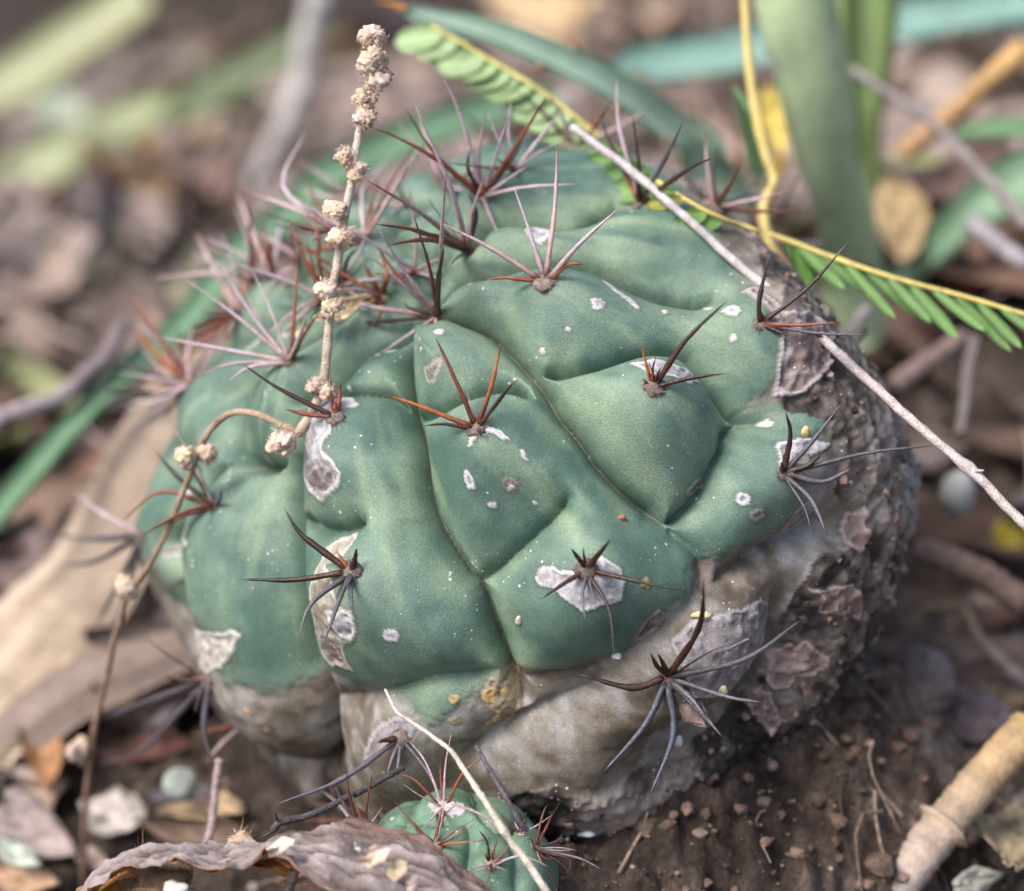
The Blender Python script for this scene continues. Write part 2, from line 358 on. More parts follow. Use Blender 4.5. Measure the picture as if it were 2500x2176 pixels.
axis = RT * -.503 + UP * .62 - FWD * .60
B = Body(P(1287, 1152, 50.3), axis, 8.25, 6.8)
B.build(980, 560, .45)
CREASES = [
 (1., 'E 405,235 395,320 390,400 392,480 397,560 412,660 450,780 480,900 495,1050 520,1160 560,1290 620,1400 690,1510 760,1610 830,1680 I 880,230 930,360 970,470 1000,560 1050,640 1090,740'),
 (1., 'E 640,140 760,150 880,200 960,270 1040,355 1100,420 1160,490 1210,570 1270,680 1350,770 1420,860 1480,950 1560,1040 1640,1120 1720,1190 1800,1250 1890,1330'),
 (.5, 'E 1890,1330 1960,1400 G 190,1440 240,1500 268,1590 240,1690'),
 (.75, 'G 60,1330 160,1260 240,1150 310,1010 375,900 395,800 440,770'),
 (.72, 'E 1330,1180 1290,1240 1240,1300 1150,1380 1080,1440 1010,1500 960,1550 890,1600 810,1660'),
 (.85, 'E 420,660 500,680 620,675 700,650 800,610 860,590 920,567 980,555 1050,562 1120,600'),
 (.9, 'E 1170,450 1280,455 1400,445 1520,430 1620,400 1720,370 1830,347 1930,345 G 170,370 230,425 300,505 370,600 430,690 470,735 560,760'),
 (.35, 'E 940,135 970,110 1010,50 1040,0'),
 (.85, 'D 2050,1310 1980,1335 1900,1347 1780,1340 1700,1310 1640,1270'),
 (1., 'D 1640,860 1620,960 1610,1060 1600,1150 1610,1300 1620,1400 1640,1550 1650,1650 1660,1780 H 1680,400 1700,500 1750,600 1790,720 1810,850 1830,960 1840,1060 1800,1120'),
 (1.25, 'D 1960,270 1905,340 1880,420 1870,480 1800,560 1720,700 1660,800 1640,860'),
 (1.25, 'D 1260,960 1262,880 1275,780 1300,680 1330,560 1390,490 1460,430 1560,395'),
 (1.02, 'D 1260,880 1290,930 1350,970 1440,985 1540,960'),
 (1.25, 'D 1260,960 1180,1080 1100,1250 1020,1400 1040,1500 1060,1600 1100,1700 H 1080,150 1110,230 1080,420 1130,700 1200,900'),
 (.7, 'H 1200,900 1280,980 1400,1040 1560,1090 1700,1120 1800,1120'),
 (1.02, 'D 880,870 940,960 1010,1020 1100,1060'),
 (.55, 'H 1810,730 1900,712 1990,690 I 100,698 200,678 330,648 450,610 560,572 620,557 700,570 800,575 900,562 985,560'),
 (.45, 'I 1030,590 1100,612 1200,602 1280,572 1400,562 1480,540 1560,490 1640,440 1700,390 1800,310 1900,250 2000,170 2050,90'),
 (.46, 'I 780,980 900,930 1000,880 1080,830 1160,790 1250,750 1350,700 1430,660 1500,620 1600,540'),
 (.47, 'J 700,100 665,220 655,330 610,450 520,550 420,690 320,770 120,830 -60,990'),
 (.62, 'G 330,1645 420,1590 560,1510 680,1430 800,1370 900,1300'),
 (.98, 'B 600,1640 650,1570 710,1530 800,1508 950,1500 1060,1480 1200,1470 1330,1455 1450,1450 1560,1480 1700,1535 1850,1590 2050,1645 C 230,1650 330,1640'),
 (.98, 'B 780,1400 850,1265 920,1225 1020,1195 1150,1188 1300,1200 1390,1190 1470,1150 1560,1100 1640,1080 1730,1130'),
 (.8, 'B 680,1000 700,880 760,835 850,835 930,890'),
 (.8, 'B 400,1560 500,1480 560,1410 640,1370'),
 (.8, 'B 300,1250 400,1300 520,1330 640,1400'),
 (.8, 'B 640,1180 680,1020 660,900'),
 (1.12, 'A 1260,1650 1300,1560 1400,1480 1500,1500 1640,1580'),
 (1.25, 'D 1040,240 1120,160 1250,60 1280,-100 A 1200,1500'),
 (1.12, 'D 1560,400 1680,320 1760,200 1800,130 B 60,1600'),
 (1.02, 'D 1560,400 1620,260 1560,120 1480,180 1400,260'),
 (.7, 'D 880,640 960,600 1080,560'),
 (1., 'E 40,500 60,350 160,240 270,190 400,200'),
 (.85, 'D 1660,640 1740,580 1830,570 1930,590 E 60,585 200,572 300,570 400,650'),
 (.7, 'E 640,140 560,150 470,90 400,60'),
 (.5, 'H 830,170 900,300 1000,380 1090,420'),
]
for A_, t_ in CREASES:
    cross = A_ not in (1., 1.25, .35, .6, .75, .5, .55, .45, .46, .47) or t_.startswith('E 1330'); uv = B.uv(T(t_)); B.crease(uv, A_, .4, cross)
    if (np.abs(uv[:, 0]) < 1.75).mean() > .8:                  # the side away from the camera carries the same pattern of ribs
        w_ = uv.copy(); w_[:, 0] += pi; w_[:, 0] = (w_[:, 0] + pi) % (2 * pi) - pi
        far = np.abs(w_[:, 0]) > 2.25
        if far.sum() > 2: B.crease(w_[far], A_, .4, cross)
AREOLES = {   # name: photo position of the felt pad, its width in photo pixels
 'front_high': ('E 830,770', 75), 'front_low': ('E 1450,1570', 85), 'right_mid': ('E 1825,545', 80), 'crown_near': ('B 590,1770', 60),
 'hump': ('B 1210,1555', 85), 'back_mid': ('B 860,1085', 55), 'back_right': ('B 1730,1120', 60), 'back_crown': ('B 800,1385', 55),
 'left_mid': ('D 1600,405', 55), 'left_edge': ('D 1040,545', 50), 'left_low': ('D 1190,1205', 50), 'front_left': ('D 1935,1590', 80),
 'left_scar': ('D 1860,715', 70), 'right_low': ('G 735,1040', 55), 'right_top': ('G 590,190', 55), 'low_right': ('J 60,590', 85),
 'left_base': ('H 1150,600', 60), 'left_out': ('D 775,1400', 45), 'low_front': ('I 395,930', 75), 'back_left': ('A 1530,1545', 45), 'back_crown_left': ('B 190,1330', 55)}
for k_, (t_, w_) in AREOLES.items():
    q_ = T(t_)[0]; B.bump(B.hit(*q_[:2]), .42, 1.05)
CH = [('E 960,1020', .2, 1.3), ('E 1650,800', .25, 1.6), ('E 250,1100', .2, 1.3), ('I 500,250', .2, 1.5), ('E 1400,350', .2, 1.4), ('I 1350,300', .15, 1.3), ('E 620,420', .2, 1.2), ('G 450,1150', .2, 1.2), ('J 250,300', .2, 1.2), ('H 1500,800', .2, 1.2)]
for t_, h_, r_ in CH: B.bump(B.hit(*T(t_)[0][:2]), h_, r_)
B.bump(B.hit(*px('Z', 770, 585)), -.75, 1.3)                     # the sunken crown
wgt = sm(.2, .5, B.dmin)
for _ in range(40):                                              # round the ridges between neighbouring folds
    c_ = (np.roll(B.carve, 1, 1) + np.roll(B.carve, -1, 1) + np.vstack([B.carve[:1], B.carve[:-1]]) + np.vstack([B.carve[1:], B.carve[-1:]])) / 4
    B.carve = B.carve + wgt * (c_ - B.carve)
B.disp -= .84 * B.carve
pil = np.minimum(B.dmin, 1.7)
for _ in range(45):                                              # every tubercle swells between its folds
    pil = (np.roll(pil, 3, 1) + np.roll(pil, -3, 1) + np.vstack([pil[:1]] * 3 + [pil[:-3]]) + np.vstack([pil[3:]] + [pil[-1:]] * 3)) / 4
B.disp += .62 * (pil - 1.0)
B.bump(B.hit(*px('Z', 1500, 330)), -1.1, 4.0); B.bump(B.hit(*px('Z', 1150, 220)), -.5, 3.0); B.bump(B.hit(*px('Z', 1740, 560)), -1.25, 3.0); B.bump(B.hit(*px('Z', 330, 1130)), .3, 2.6); B.bump(B.hit(*px('Z', 340, 880)), .15, 2.0)
B.disp += (fbm(B.m, .6, 3, 4) - .5) * .3

# ---- colour and scars of the skin
n1 = fbm(B.m, .9, 4, 11); n2 = fbm(B.m, 4, 3, 12); n3 = fbm(B.m, 2.0, 4, 13)
C = ramp([(0, (.042, .092, .074)), (.4, (.064, .126, .1)), (.58, (.1, .168, .132)), (1, (.185, .26, .205))], n1 * .75 + n2 * .25)
edge = np.exp(-((B.dmin - .33) / .24) ** 2) * np.clip((n3 - .3) * 2.2, 0, 1)
C = C + edge[..., None] * (np.array([.22, .3, .195]) - C) * .6       # paler, yellower rib edges
streaks = np.clip(fbm(np.stack([B.PH * 9, B.TH * 2.2, B.PH * 0], -1), 1.5, 3, 21) - .54, 0, 1) * 3
C = C + streaks[..., None] * (np.array([.21, .29, .19]) - C) * .85
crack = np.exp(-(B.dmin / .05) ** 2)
C = C + (crack * .6)[..., None] * (np.array([.07, .06, .04]) - C)     # thin darker brown line along the folds
GREEN = T('H 760,-250 780,60 830,170 960,240 1090,290 1110,215 1200,200 1300,260 1440,270 1400,400 1390,500 1480,600 1560,640 1620,600 1660,530 1720,600 1765,560 '
          'I -60,480 60,520 150,545 330,640 430,680 400,735 560,720 600,790 700,800 720,720 860,640 990,560 1030,592 1100,612 1220,605 1340,555 1500,480 1640,430 1700,380 1690,300 1740,210 1850,170 2000,110 '
          'G 205,1490 120,1390 250,1480 380,1525 520,1410 640,1320 700,1210 690,1120 600,1010 600,930 720,900 830,880 840,800 760,745 620,735 500,745 440,740 470,670 560,600 585,480 590,330 560,240 430,70 '
          'C 560,1640 420,1560 340,1420 400,1350 330,1280 300,1230')
gu = B.uv(GREEN); gu = np.vstack([gu, [gu[-1, 0] + .25, gu[-1, 1] + .05], [3.3, .05], [3.3, 1.7], [-3.3, 1.7], [-3.3, -.15], [gu[0, 0] - .3, gu[0, 1]]])
green = B.poly(gu, .3, True, 3, 2.0)
ck = fbm(B.m, .9, 4, 41) * .55 + fbm(B.m, 4, 4, 42) * .45
cork = ramp([(0, (.045, .036, .029)), (.36, (.105, .088, .068)), (.47, (.175, .152, .122)), (.55, (.21, .198, .178)), (.64, (.28, .27, .262)), (1, (.42, .4, .39))], ck)
cf_ = np.clip((fbm(B.m, 2.6, 3, 44) - .57) * 8, 0, 1); cork = cork + cf_[..., None] * (np.array([.085, .06, .04]) - cork) * .7
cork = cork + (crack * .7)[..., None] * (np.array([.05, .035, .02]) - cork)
cork_f = np.where(green, 0., 1.)
for _ in range(12): cork_f = (np.roll(cork_f, 3, 0) + np.roll(cork_f, -3, 0) + np.roll(cork_f, 3, 1) + np.roll(cork_f, -3, 1)) / 4
cork_f = sm(.22, .78, cork_f + (n3 - .5) * 1.3 * (4 * cork_f * (1 - cork_f)) + (n2 - .5) * .5 * (4 * cork_f * (1 - cork_f)))
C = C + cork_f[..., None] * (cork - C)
rough_a = cork_f * .35
DIRT = T('H 1550,1240 1900,1190 I 300,1230 600,1180 900,1150 1250,1080 1500,1110 J 0,1010 150,930 350,820 480,660 600,480 690,330 740,130 G 770,1650 840,1480 960,1400 990,1250 890,1130 890,1000 820,880 840,790 660,740 600,640 600,300 C 560,1600')
du = B.uv(DIRT); du = np.vstack([du, [3.3, du[-1, 1]], [3.3, -1.7], [-3.3, -1.7], [-3.3, -.9], [du[0, 0] - .4, -.95]])
dirt = B.poly(du, .22, True, 9, 1.6)
dn = fbm(np.stack([B.PH * 8.2 * 1.0, B.TH * 6.8 * .5, B.PH * 0], -1), .7, 4, 51) * .65 + fbm(B.m, 3.2, 3, 52) * .35
dn = dn - .13 * sm(1.6, .7, np.abs(B.PH - .1)) * sm(-.35, -.6, B.TH)
DC = ramp([(0, (.014, .012, .011)), (.43, (.024, .02, .018)), (.5, (.085, .07, .06)), (.56, (.16, .135, .115)), (.67, (.25, .225, .21)), (.8, (.28, .2, .17)), (1, (.34, .27, .24))], dn)
C = np.where(dirt[..., None], DC, C)
df = dirt.astype(float)
for _ in range(4): df = (df + np.roll(df, 1, 0) + np.roll(df, -1, 0) + np.roll(df, 1, 1) + np.roll(df, -1, 1)) / 5
B.disp += df * ((dn - .45) * .55 + (fbm(B.m, 6, 3, 53) - .5) * .22)
B.disp -= np.clip(cork_f - df, 0, 1) * (.05 + .07 * np.abs(fbm(B.m, 2.2, 3, 46) - .5))
def patch(mask, stops, h=.02, f=3.5, seed=60, keep=.18):
    """a scab: pale raised rim, greyer cracked middle through which the skin shows a little"""
    global C
    er = mask.copy()
    for _ in range(2): er &= np.roll(er, 1, 0) & np.roll(er, -1, 0) & np.roll(er, 1, 1) & np.roll(er, -1, 1)
    m_ = fbm(B.m[mask], f * 1.6, 4, seed); k = ramp(stops, np.clip((m_ - .5) * 1.7 + .42, 0, 1)); inn = er[mask].astype(float)
    rim = np.array(stops[-1][1]) * 1.0; k = k * inn[:, None] + rim * (1 - inn)[:, None]
    kp = (keep * inn + .25 * (1 - inn))[:, None]; out_ = mask.copy()
    for _ in range(2): out_ |= np.roll(out_, 1, 0) | np.roll(out_, -1, 0) | np.roll(out_, 1, 1) | np.roll(out_, -1, 1)
    C[out_ & ~mask] = C[out_ & ~mask] * .72 + np.array([.09, .075, .055]) * .28; C[mask] = C[mask] * kp + k * (1 - kp)
    B.disp[mask] += h * (1 - inn) * 1.3 + inn * (h * .35 + (m_ - .5) * .17)
WHITE = [(0, (.2, .185, .2)), (.45, (.4, .385, .42)), (1, (.6, .585, .62))]
TANW = [(0, (.19, .15, .115)), (.5, (.34, .3, .255)), (1, (.52, .49, .45))]
GREYC = [(0, (.11, .095, .095)), (.5, (.23, .21, .22)), (1, (.36, .34, .36))]
BROWN = [(0, (.07, .05, .045)), (.5, (.15, .12, .11)), (1, (.28, .24, .23))]
SC_ = [('J 60,330 200,210 400,155 560,130 640,180 650,300 610,430 500,540 350,640 250,560 100,560', GREYC, .1, .02),
 ('H 1110,205 1200,255 1320,265 1440,272 1420,370 1380,440 1300,470 1230,560 1180,620 1090,500 1085,380', [(0, (.28, .25, .22)), (.5, (.47, .44, .41)), (1, (.6, .57, .54))], .08, .02),
 ('H 1180,600 1280,520 1360,640 1330,800 1260,830 1190,700', GREYC, .12, .0),
 ('I 270,930 300,800 340,760 400,740 480,740 550,790 520,850 400,830 340,900', GREYC, .06, .0),
 ('E 1160,1595 1180,1530 1250,1520 1280,1545 1360,1545 1400,1480 1500,1470 1590,1520 1612,1600 1590,1690 1500,1700 1400,1740 1350,1700 1300,1665 1250,1625 1190,1625', WHITE, .03, .02),
 ('E 1650,465 1720,472 1780,440 1850,470 1950,480 G 130,470 230,535 180,548 130,595 60,580 10,570 E 1740,570 1700,520', WHITE, .03, .02),
 ('E 835,950 850,890 900,842 950,833 1000,850 1040,885 1010,895 960,862 900,875 865,910', WHITE, .015, .02),
 ('E 1085,930 1110,935 1130,990 1100,975', WHITE, .01, .015), ('E 798,1065 820,1035 852,1090 852,1130 815,1132', WHITE, .01, .015),
 ('E 905,1198 955,1198 950,1227 920,1227', WHITE, .01, .015), ('E 1140,1190 1166,1182 1160,1206 1144,1206', WHITE, .0, .01),
 ('B 1512,1578 1545,1578 1600,1640 1680,1690 1718,1735 1700,1752 1640,1700 1570,1650', WHITE, .012, .02),
 ('B 1098,1325 1150,1295 1250,1300 1252,1330 1180,1382 1120,1362', WHITE, .03, .02),
 ('M 690,430 960,380 1130,370 1250,490 1100,590 990,680 1050,800 1040,880 950,960 920,1080 1050,1180 1110,1330 1080,1430 990,1530 880,1580 800,1670 720,1590 620,1500 560,1380 580,1250 610,1110 530,980 570,890 660,870 690,700', WHITE, .03, .03),
 ('M 600,1330 700,1260 900,1200 1000,1260 1030,1380 980,1480 850,1540 720,1540 620,1460', BROWN, .04, -.03),
 ('M 780,1590 840,1600 810,1650 770,1630', BROWN, .02, .0), ('M 560,930 620,930 600,990 560,980', BROWN, .02, 0.), ('M 730,900 820,930 790,980 730,960', BROWN, .02, 0.),
 ('D 1880,1440 1930,1390 2010,1350 2037,1380 2022,1460 I 110,-80 170,-20 185,50 240,130 280,140 292,230 262,290 190,320 180,400 192,490 100,470 40,490 H 1870,470 1810,430 1790,300 1840,150 1840,40 D 1900,1500', TANW, .04, .02),
 ('I 20,330 70,285 130,330 158,410 140,460 70,440 30,390', BROWN, .03, -.02),
 ('I 130,140 240,130 290,160 280,240 250,290 180,260', WHITE, .04, .01),
 ('D 1040,1385 1130,1345 1150,1280 1185,1250 1155,1340 1222,1410 1200,1438 1140,1410 1060,1420 1020,1490', WHITE, .03, .02),
 ('E 550,452 600,450 620,430 668,428 640,500 600,542 560,530', BROWN, .03, -.02),
 ('I 1705,300 1760,205 1810,163 1862,200 1842,270 1760,350 1700,372', BROWN, .03, .02),
 ('G 160,1140 200,1070 250,1052 284,1090 240,1140 180,1167', BROWN, .02, .02),
 ('G 580,885 680,868 830,900 720,960 640,940 640,1020 720,1090 640,1060 580,1000', WHITE, .04, .02),
 ('G 640,940 700,930 720,1010 650,1000', TANW, .02, .01),
 ('G 690,1250 760,1190 830,1230 800,1360 720,1380', GREYC, .05, .03),
 ('G 430,70 480,60 560,180 600,250 720,250 850,350 830,520 720,620 600,640 590,420 560,260', [(0, (.13, .09, .08)), (.5, (.24, .19, .18)), (1, (.42, .37, .38))], .05, .05),
 ('D 850,780 865,700 885,690 880,780 905,850 880,870', WHITE, .03, .01), ('D 930,670 960,640 970,670 945,700', WHITE, .01, .01),
 ('D 1360,320 1420,270 1450,290 1420,330 1370,350', TANW, .02, .02), ('D 1500,480 1560,450 1600,460 1540,495', WHITE, .02, .01),
 ('I 840,660 900,590 1010,580 1050,650 1060,790 1000,880 900,880 860,930 850,860 940,800 880,730', [(0, (.16, .12, .07)), (.5, (.25, .2, .12)), (1, (.34, .27, .17))], .08, 0.)]
PINK = [(0, (.2, .12, .1)), (.5, (.33, .22, .19)), (1, (.46, .35, .33))]
PALE = [(0, (.16, .145, .135)), (.45, (.25, .235, .23)), (1, (.36, .345, .34))]
SC_ += [('J 790,60 900,20 1000,60 960,180 850,170', PINK, .2, .02), ('J 660,420 760,350 800,420 700,520 620,590 590,560', PINK, .2, .02), ('J 500,640 560,600 600,700 520,780 490,740', PINK, .2, .02),
  ('J 640,860 720,760 880,730 860,830 760,960 720,1080 620,1110 600,980', PALE, .06, .05), ('G 1180,1000 1290,960 1360,1100 1430,1350 1450,1500 1420,1650 1330,1720 1290,1400 1200,1200', PALE, .1, .05),
  ('G 960,1250 1010,1230 1030,1350 990,1450 950,1420', PINK, .2, .02), ('J 1080,40 1180,0 1200,80 1120,140', PINK, .2, .02), ('J 1150,250 1290,130 1380,180 1350,320 1290,430 1180,380', PALE, .08, .05)]
for t_, st_, j_, h_ in SC_:
    patch(B.poly(T(t_), j_, seed=len(t_), f=5 if j_ < .15 else 3), st_, h_, 4.5, 60 + len(t_), .45 if st_ is PINK else .18)
for t_, r_, st_ in [('B 1490,1760', 33, WHITE), ('B 1492,1752', 13, BROWN), ('B 1870,1742', 13, WHITE), ('E 1333,273', 12, WHITE), ('G 370,175', 36, WHITE), ('G 380,320', 17, WHITE), ('B 790,1590', 16, WHITE),
                    ('E 650,295', 24, WHITE), ('E 290,282', 23, WHITE), ('E 243,340', 14, WHITE), ('E 540,370', 11, WHITE), ('E 1185,345', 15, TANW), ('G 425,1182', 32, WHITE), ('G 495,1262', 36, BROWN), ('I 440,270', 33, WHITE),
                    ('E 1030,1105', 34, BROWN), ('E 1028,1110', 16, TANW), ('I 898,680', 42, [(0, (.4, .24, .08)), (1, (.55, .36, .14))]), ('I 975,682', 18, [(0, (.4, .24, .08)), (1, (.55, .36, .14))]), ('I 710,680', 26, [(0, (.4, .24, .08)), (1, (.5, .32, .12))]),
                    ('I 900,850', 26, [(0, (.33, .22, .08)), (1, (.4, .28, .12))]), ('I 940,825', 26, [(0, (.33, .22, .08)), (1, (.4, .28, .12))]), ('I 715,790', 26, [(0, (.3, .22, .1)), (1, (.36, .26, .13))]),
                    ('E 1218,1570', 34, GREYC), ('H 1500,680', 24, [(0, (.4, .24, .12)), (1, (.4, .26, .14))]), ('H 1410,740', 20, [(0, (.38, .24, .12)), (1, (.4, .26, .14))]), ('H 1580,790', 20, [(0, (.38, .24, .12)), (1, (.4, .26, .14))]),
                    ('G 583,765', 22, WHITE), ('G 30,140', 14, WHITE), ('G 280,110', 20, WHITE), ('D 440,1', 2, WHITE), ('E 100,540', 12, WHITE), ('E 1735,1615', 26, [(0, (.4, .27, .1)), (1, (.5, .36, .16))]), ('E 1738,1612', 9, BROWN), ('D 1690,1302', 12, BROWN), ('D 1440,935', 18, BROWN), ('D 1670,105', 26, WHITE), ('D 1550,240', 26, WHITE)]:
    q_ = T(t_)[0]; patch(B.blob(q_, cm(r_ / k9, 46), .35, len(t_) + r_), st_, .015)
B.finish()
croot = root('globular_cactus', B.C - B.a * 6.8, 'large grey-green ribbed globular cactus with dark spines and pale scars, corky at its base', 'cactus')
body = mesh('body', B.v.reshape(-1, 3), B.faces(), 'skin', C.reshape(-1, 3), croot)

# ---- areoles and spines
STY = {'red': [(0, (.06, .016, .01)), (.25, (.16, .04, .022)), (.75, (.22, .07, .045)), (1, (.05, .02, .015))],
       'pink': [(0, (.2, .07, .05)), (.2, (.36, .24, .24)), (.7, (.46, .34, .36)), (.92, (.25, .12, .1)), (1, (.1, .04, .03))],
       'lilac': [(0, (.28, .2, .2)), (.5, (.4, .32, .36)), (1, (.34, .28, .32))],
       'dark': [(0, (.07, .028, .018)), (.3, (.04, .016, .012)), (.7, (.025, .014, .012)), (.93, (.02, .013, .012)), (1, (.12, .1, .09))],
       'grey': [(0, (.05, .042, .045)), (.4, (.075, .068, .085)), (.8, (.09, .085, .105)), (1, (.05, .045, .05))],
       'orange': [(0, (.12, .03, .015)), (.3, (.34, .1, .03)), (.75, (.42, .14, .04)), (.93, (.12, .04, .02)), (1, (.04, .02, .015))],
       'blue': [(0, (.05, .05, .065)), (.5, (.07, .075, .11)), (1, (.09, .09, .12))]}
def felt(name, pt, nn, r, parent, col=(.2, .155, .125), hairs=90, flat=.45):
    """woolly pad: a lumpy cushion with a fringe of short hairs"""
    mb = MB(); a1 = nrm(np.cross(nn, [.3, .8, .5])); a2 = np.cross(nn, a1); v, f = ICO2
    k = 1 + (fbm(v + pt, 1.8, 2, 3) - .5) * 1.2
    vv = pt + (v[:, :1] * a1 + v[:, 1:2] * a2) * r * k[:, None] + v[:, 2:] * nn * r * flat * k[:, None]
    cc = np.array(col) * (.6 + .8 * fbm(v + pt, 3, 2, 5))[:, None]; mb.add(vv, f, cc)
    for _ in range(hairs):
        d = nrm(rng.normal(size=3)); d = d if d @ nn > -.2 else -d
        b0 = pt + (d - nn * (d @ nn)) * r * .85 + nn * (d @ nn) * r * flat * .8; L = r * (.25 + .5 * rng.random())
        w = nrm(np.cross(d, rng.normal(size=3))) * .007; e = b0 + (d + rng.normal(size=3) * .5) * L
        mb.add([b0 - w, b0 + w, e], [(0, 1, 2)], np.array(col) * (.8 + 1.0 * rng.random()))
    return mb.out(name, 'wool', parent)
def spine(b0, tip, style, r0, parent, mid=None, bend=None, name='spine', n=6):
    b0 = np.asarray(b0); tip = np.asarray(tip)
    pts = [b0] + ([mid] if mid is not None else []) + [tip]
    L = np.linalg.norm(tip - b0)
    if mid is None:
        bd = rng.normal(size=3) * L * .035 if bend is None else bend
        pts = [b0, (b0 + tip) / 2 + bd, tip]
    p = spl(pts, 11); t = np.linspace(0, 1, 11)
    rad = 1.06 * r0 * (np.interp(t, [0, .08, .5, .9, 1], [1.15, 1.0, .8, .33, .06])) * (1 + .1 * rng.normal(size=11))
    tt = np.clip(t + .06 * rng.normal(size=11), 0, 1)
    c = ramp(STY[style], tt) * (.75 + .5 * rng.random())
    v, f, cc = tube(p, rad, n, c, .1)
    return mesh(name, v, f, 'spine', cc, parent)
def tip3(fx, fy, b0, nn, lift):
    d = ray(fx, fy); db = (b0 - CAM) @ FWD; t = np.linspace(db - 5, db + 5, 401); q = CAM + d * t[:, None] - b0
    L = np.linalg.norm(q, axis=1); g_ = np.abs((q @ nn) / L - lift) + .06 * np.abs(t - db); i = int(np.argmin(g_)); return b0 + q[i]
def areole(pos, w, spines, parent, body, r0=6.5, col=(.2, .155, .125), lift=.45, hairs=150, extra=0, es=1.):
    q_ = T(pos)[0]; pt, nn, dep = body.surf(*q_[:2]); r = cm(w / 2, dep) / 2.1
    ar = felt('areole', pt + nn * r * .12, nn, r * 1.4, parent, col, hairs, .3)
    ORG[ar.name] = ORG[parent.name]
    for s_ in spines:
        st, tips = s_[0], T(s_[1]); lf = s_[2] if len(s_) > 2 and s_[2] is not None else lift; rr = s_[3] if len(s_) > 3 else r0
        e = tip3(tips[-1][0], tips[-1][1], pt, nn, lf); dirn = nrm(e - pt)
        off = dirn - nn * (dirn @ nn); b0 = pt + off * r * .65 + nn * r * .1
        m_ = None
        if len(tips) > 1:
            dm = (pt - CAM) @ FWD; de = (e - CAM) @ FWD; m_ = P(tips[0][0], tips[0][1], dm + (de - dm) * .55)
        spine(b0, e, st, cm(rr, dep), ar, m_)
    for _ in range(extra):                                        # thin radial spines
        e = pt + es * (nn * rng.uniform(.5, 1.5) + nrm(np.cross(nn, rng.normal(size=3))) * rng.uniform(.8, 2.0))
        spine(pt + nn * r * .1, e, ['lilac', 'red', 'pink', 'lilac'][rng.integers(4)], es * cm(rng.uniform(3.5, 6), dep), ar)
    return ar
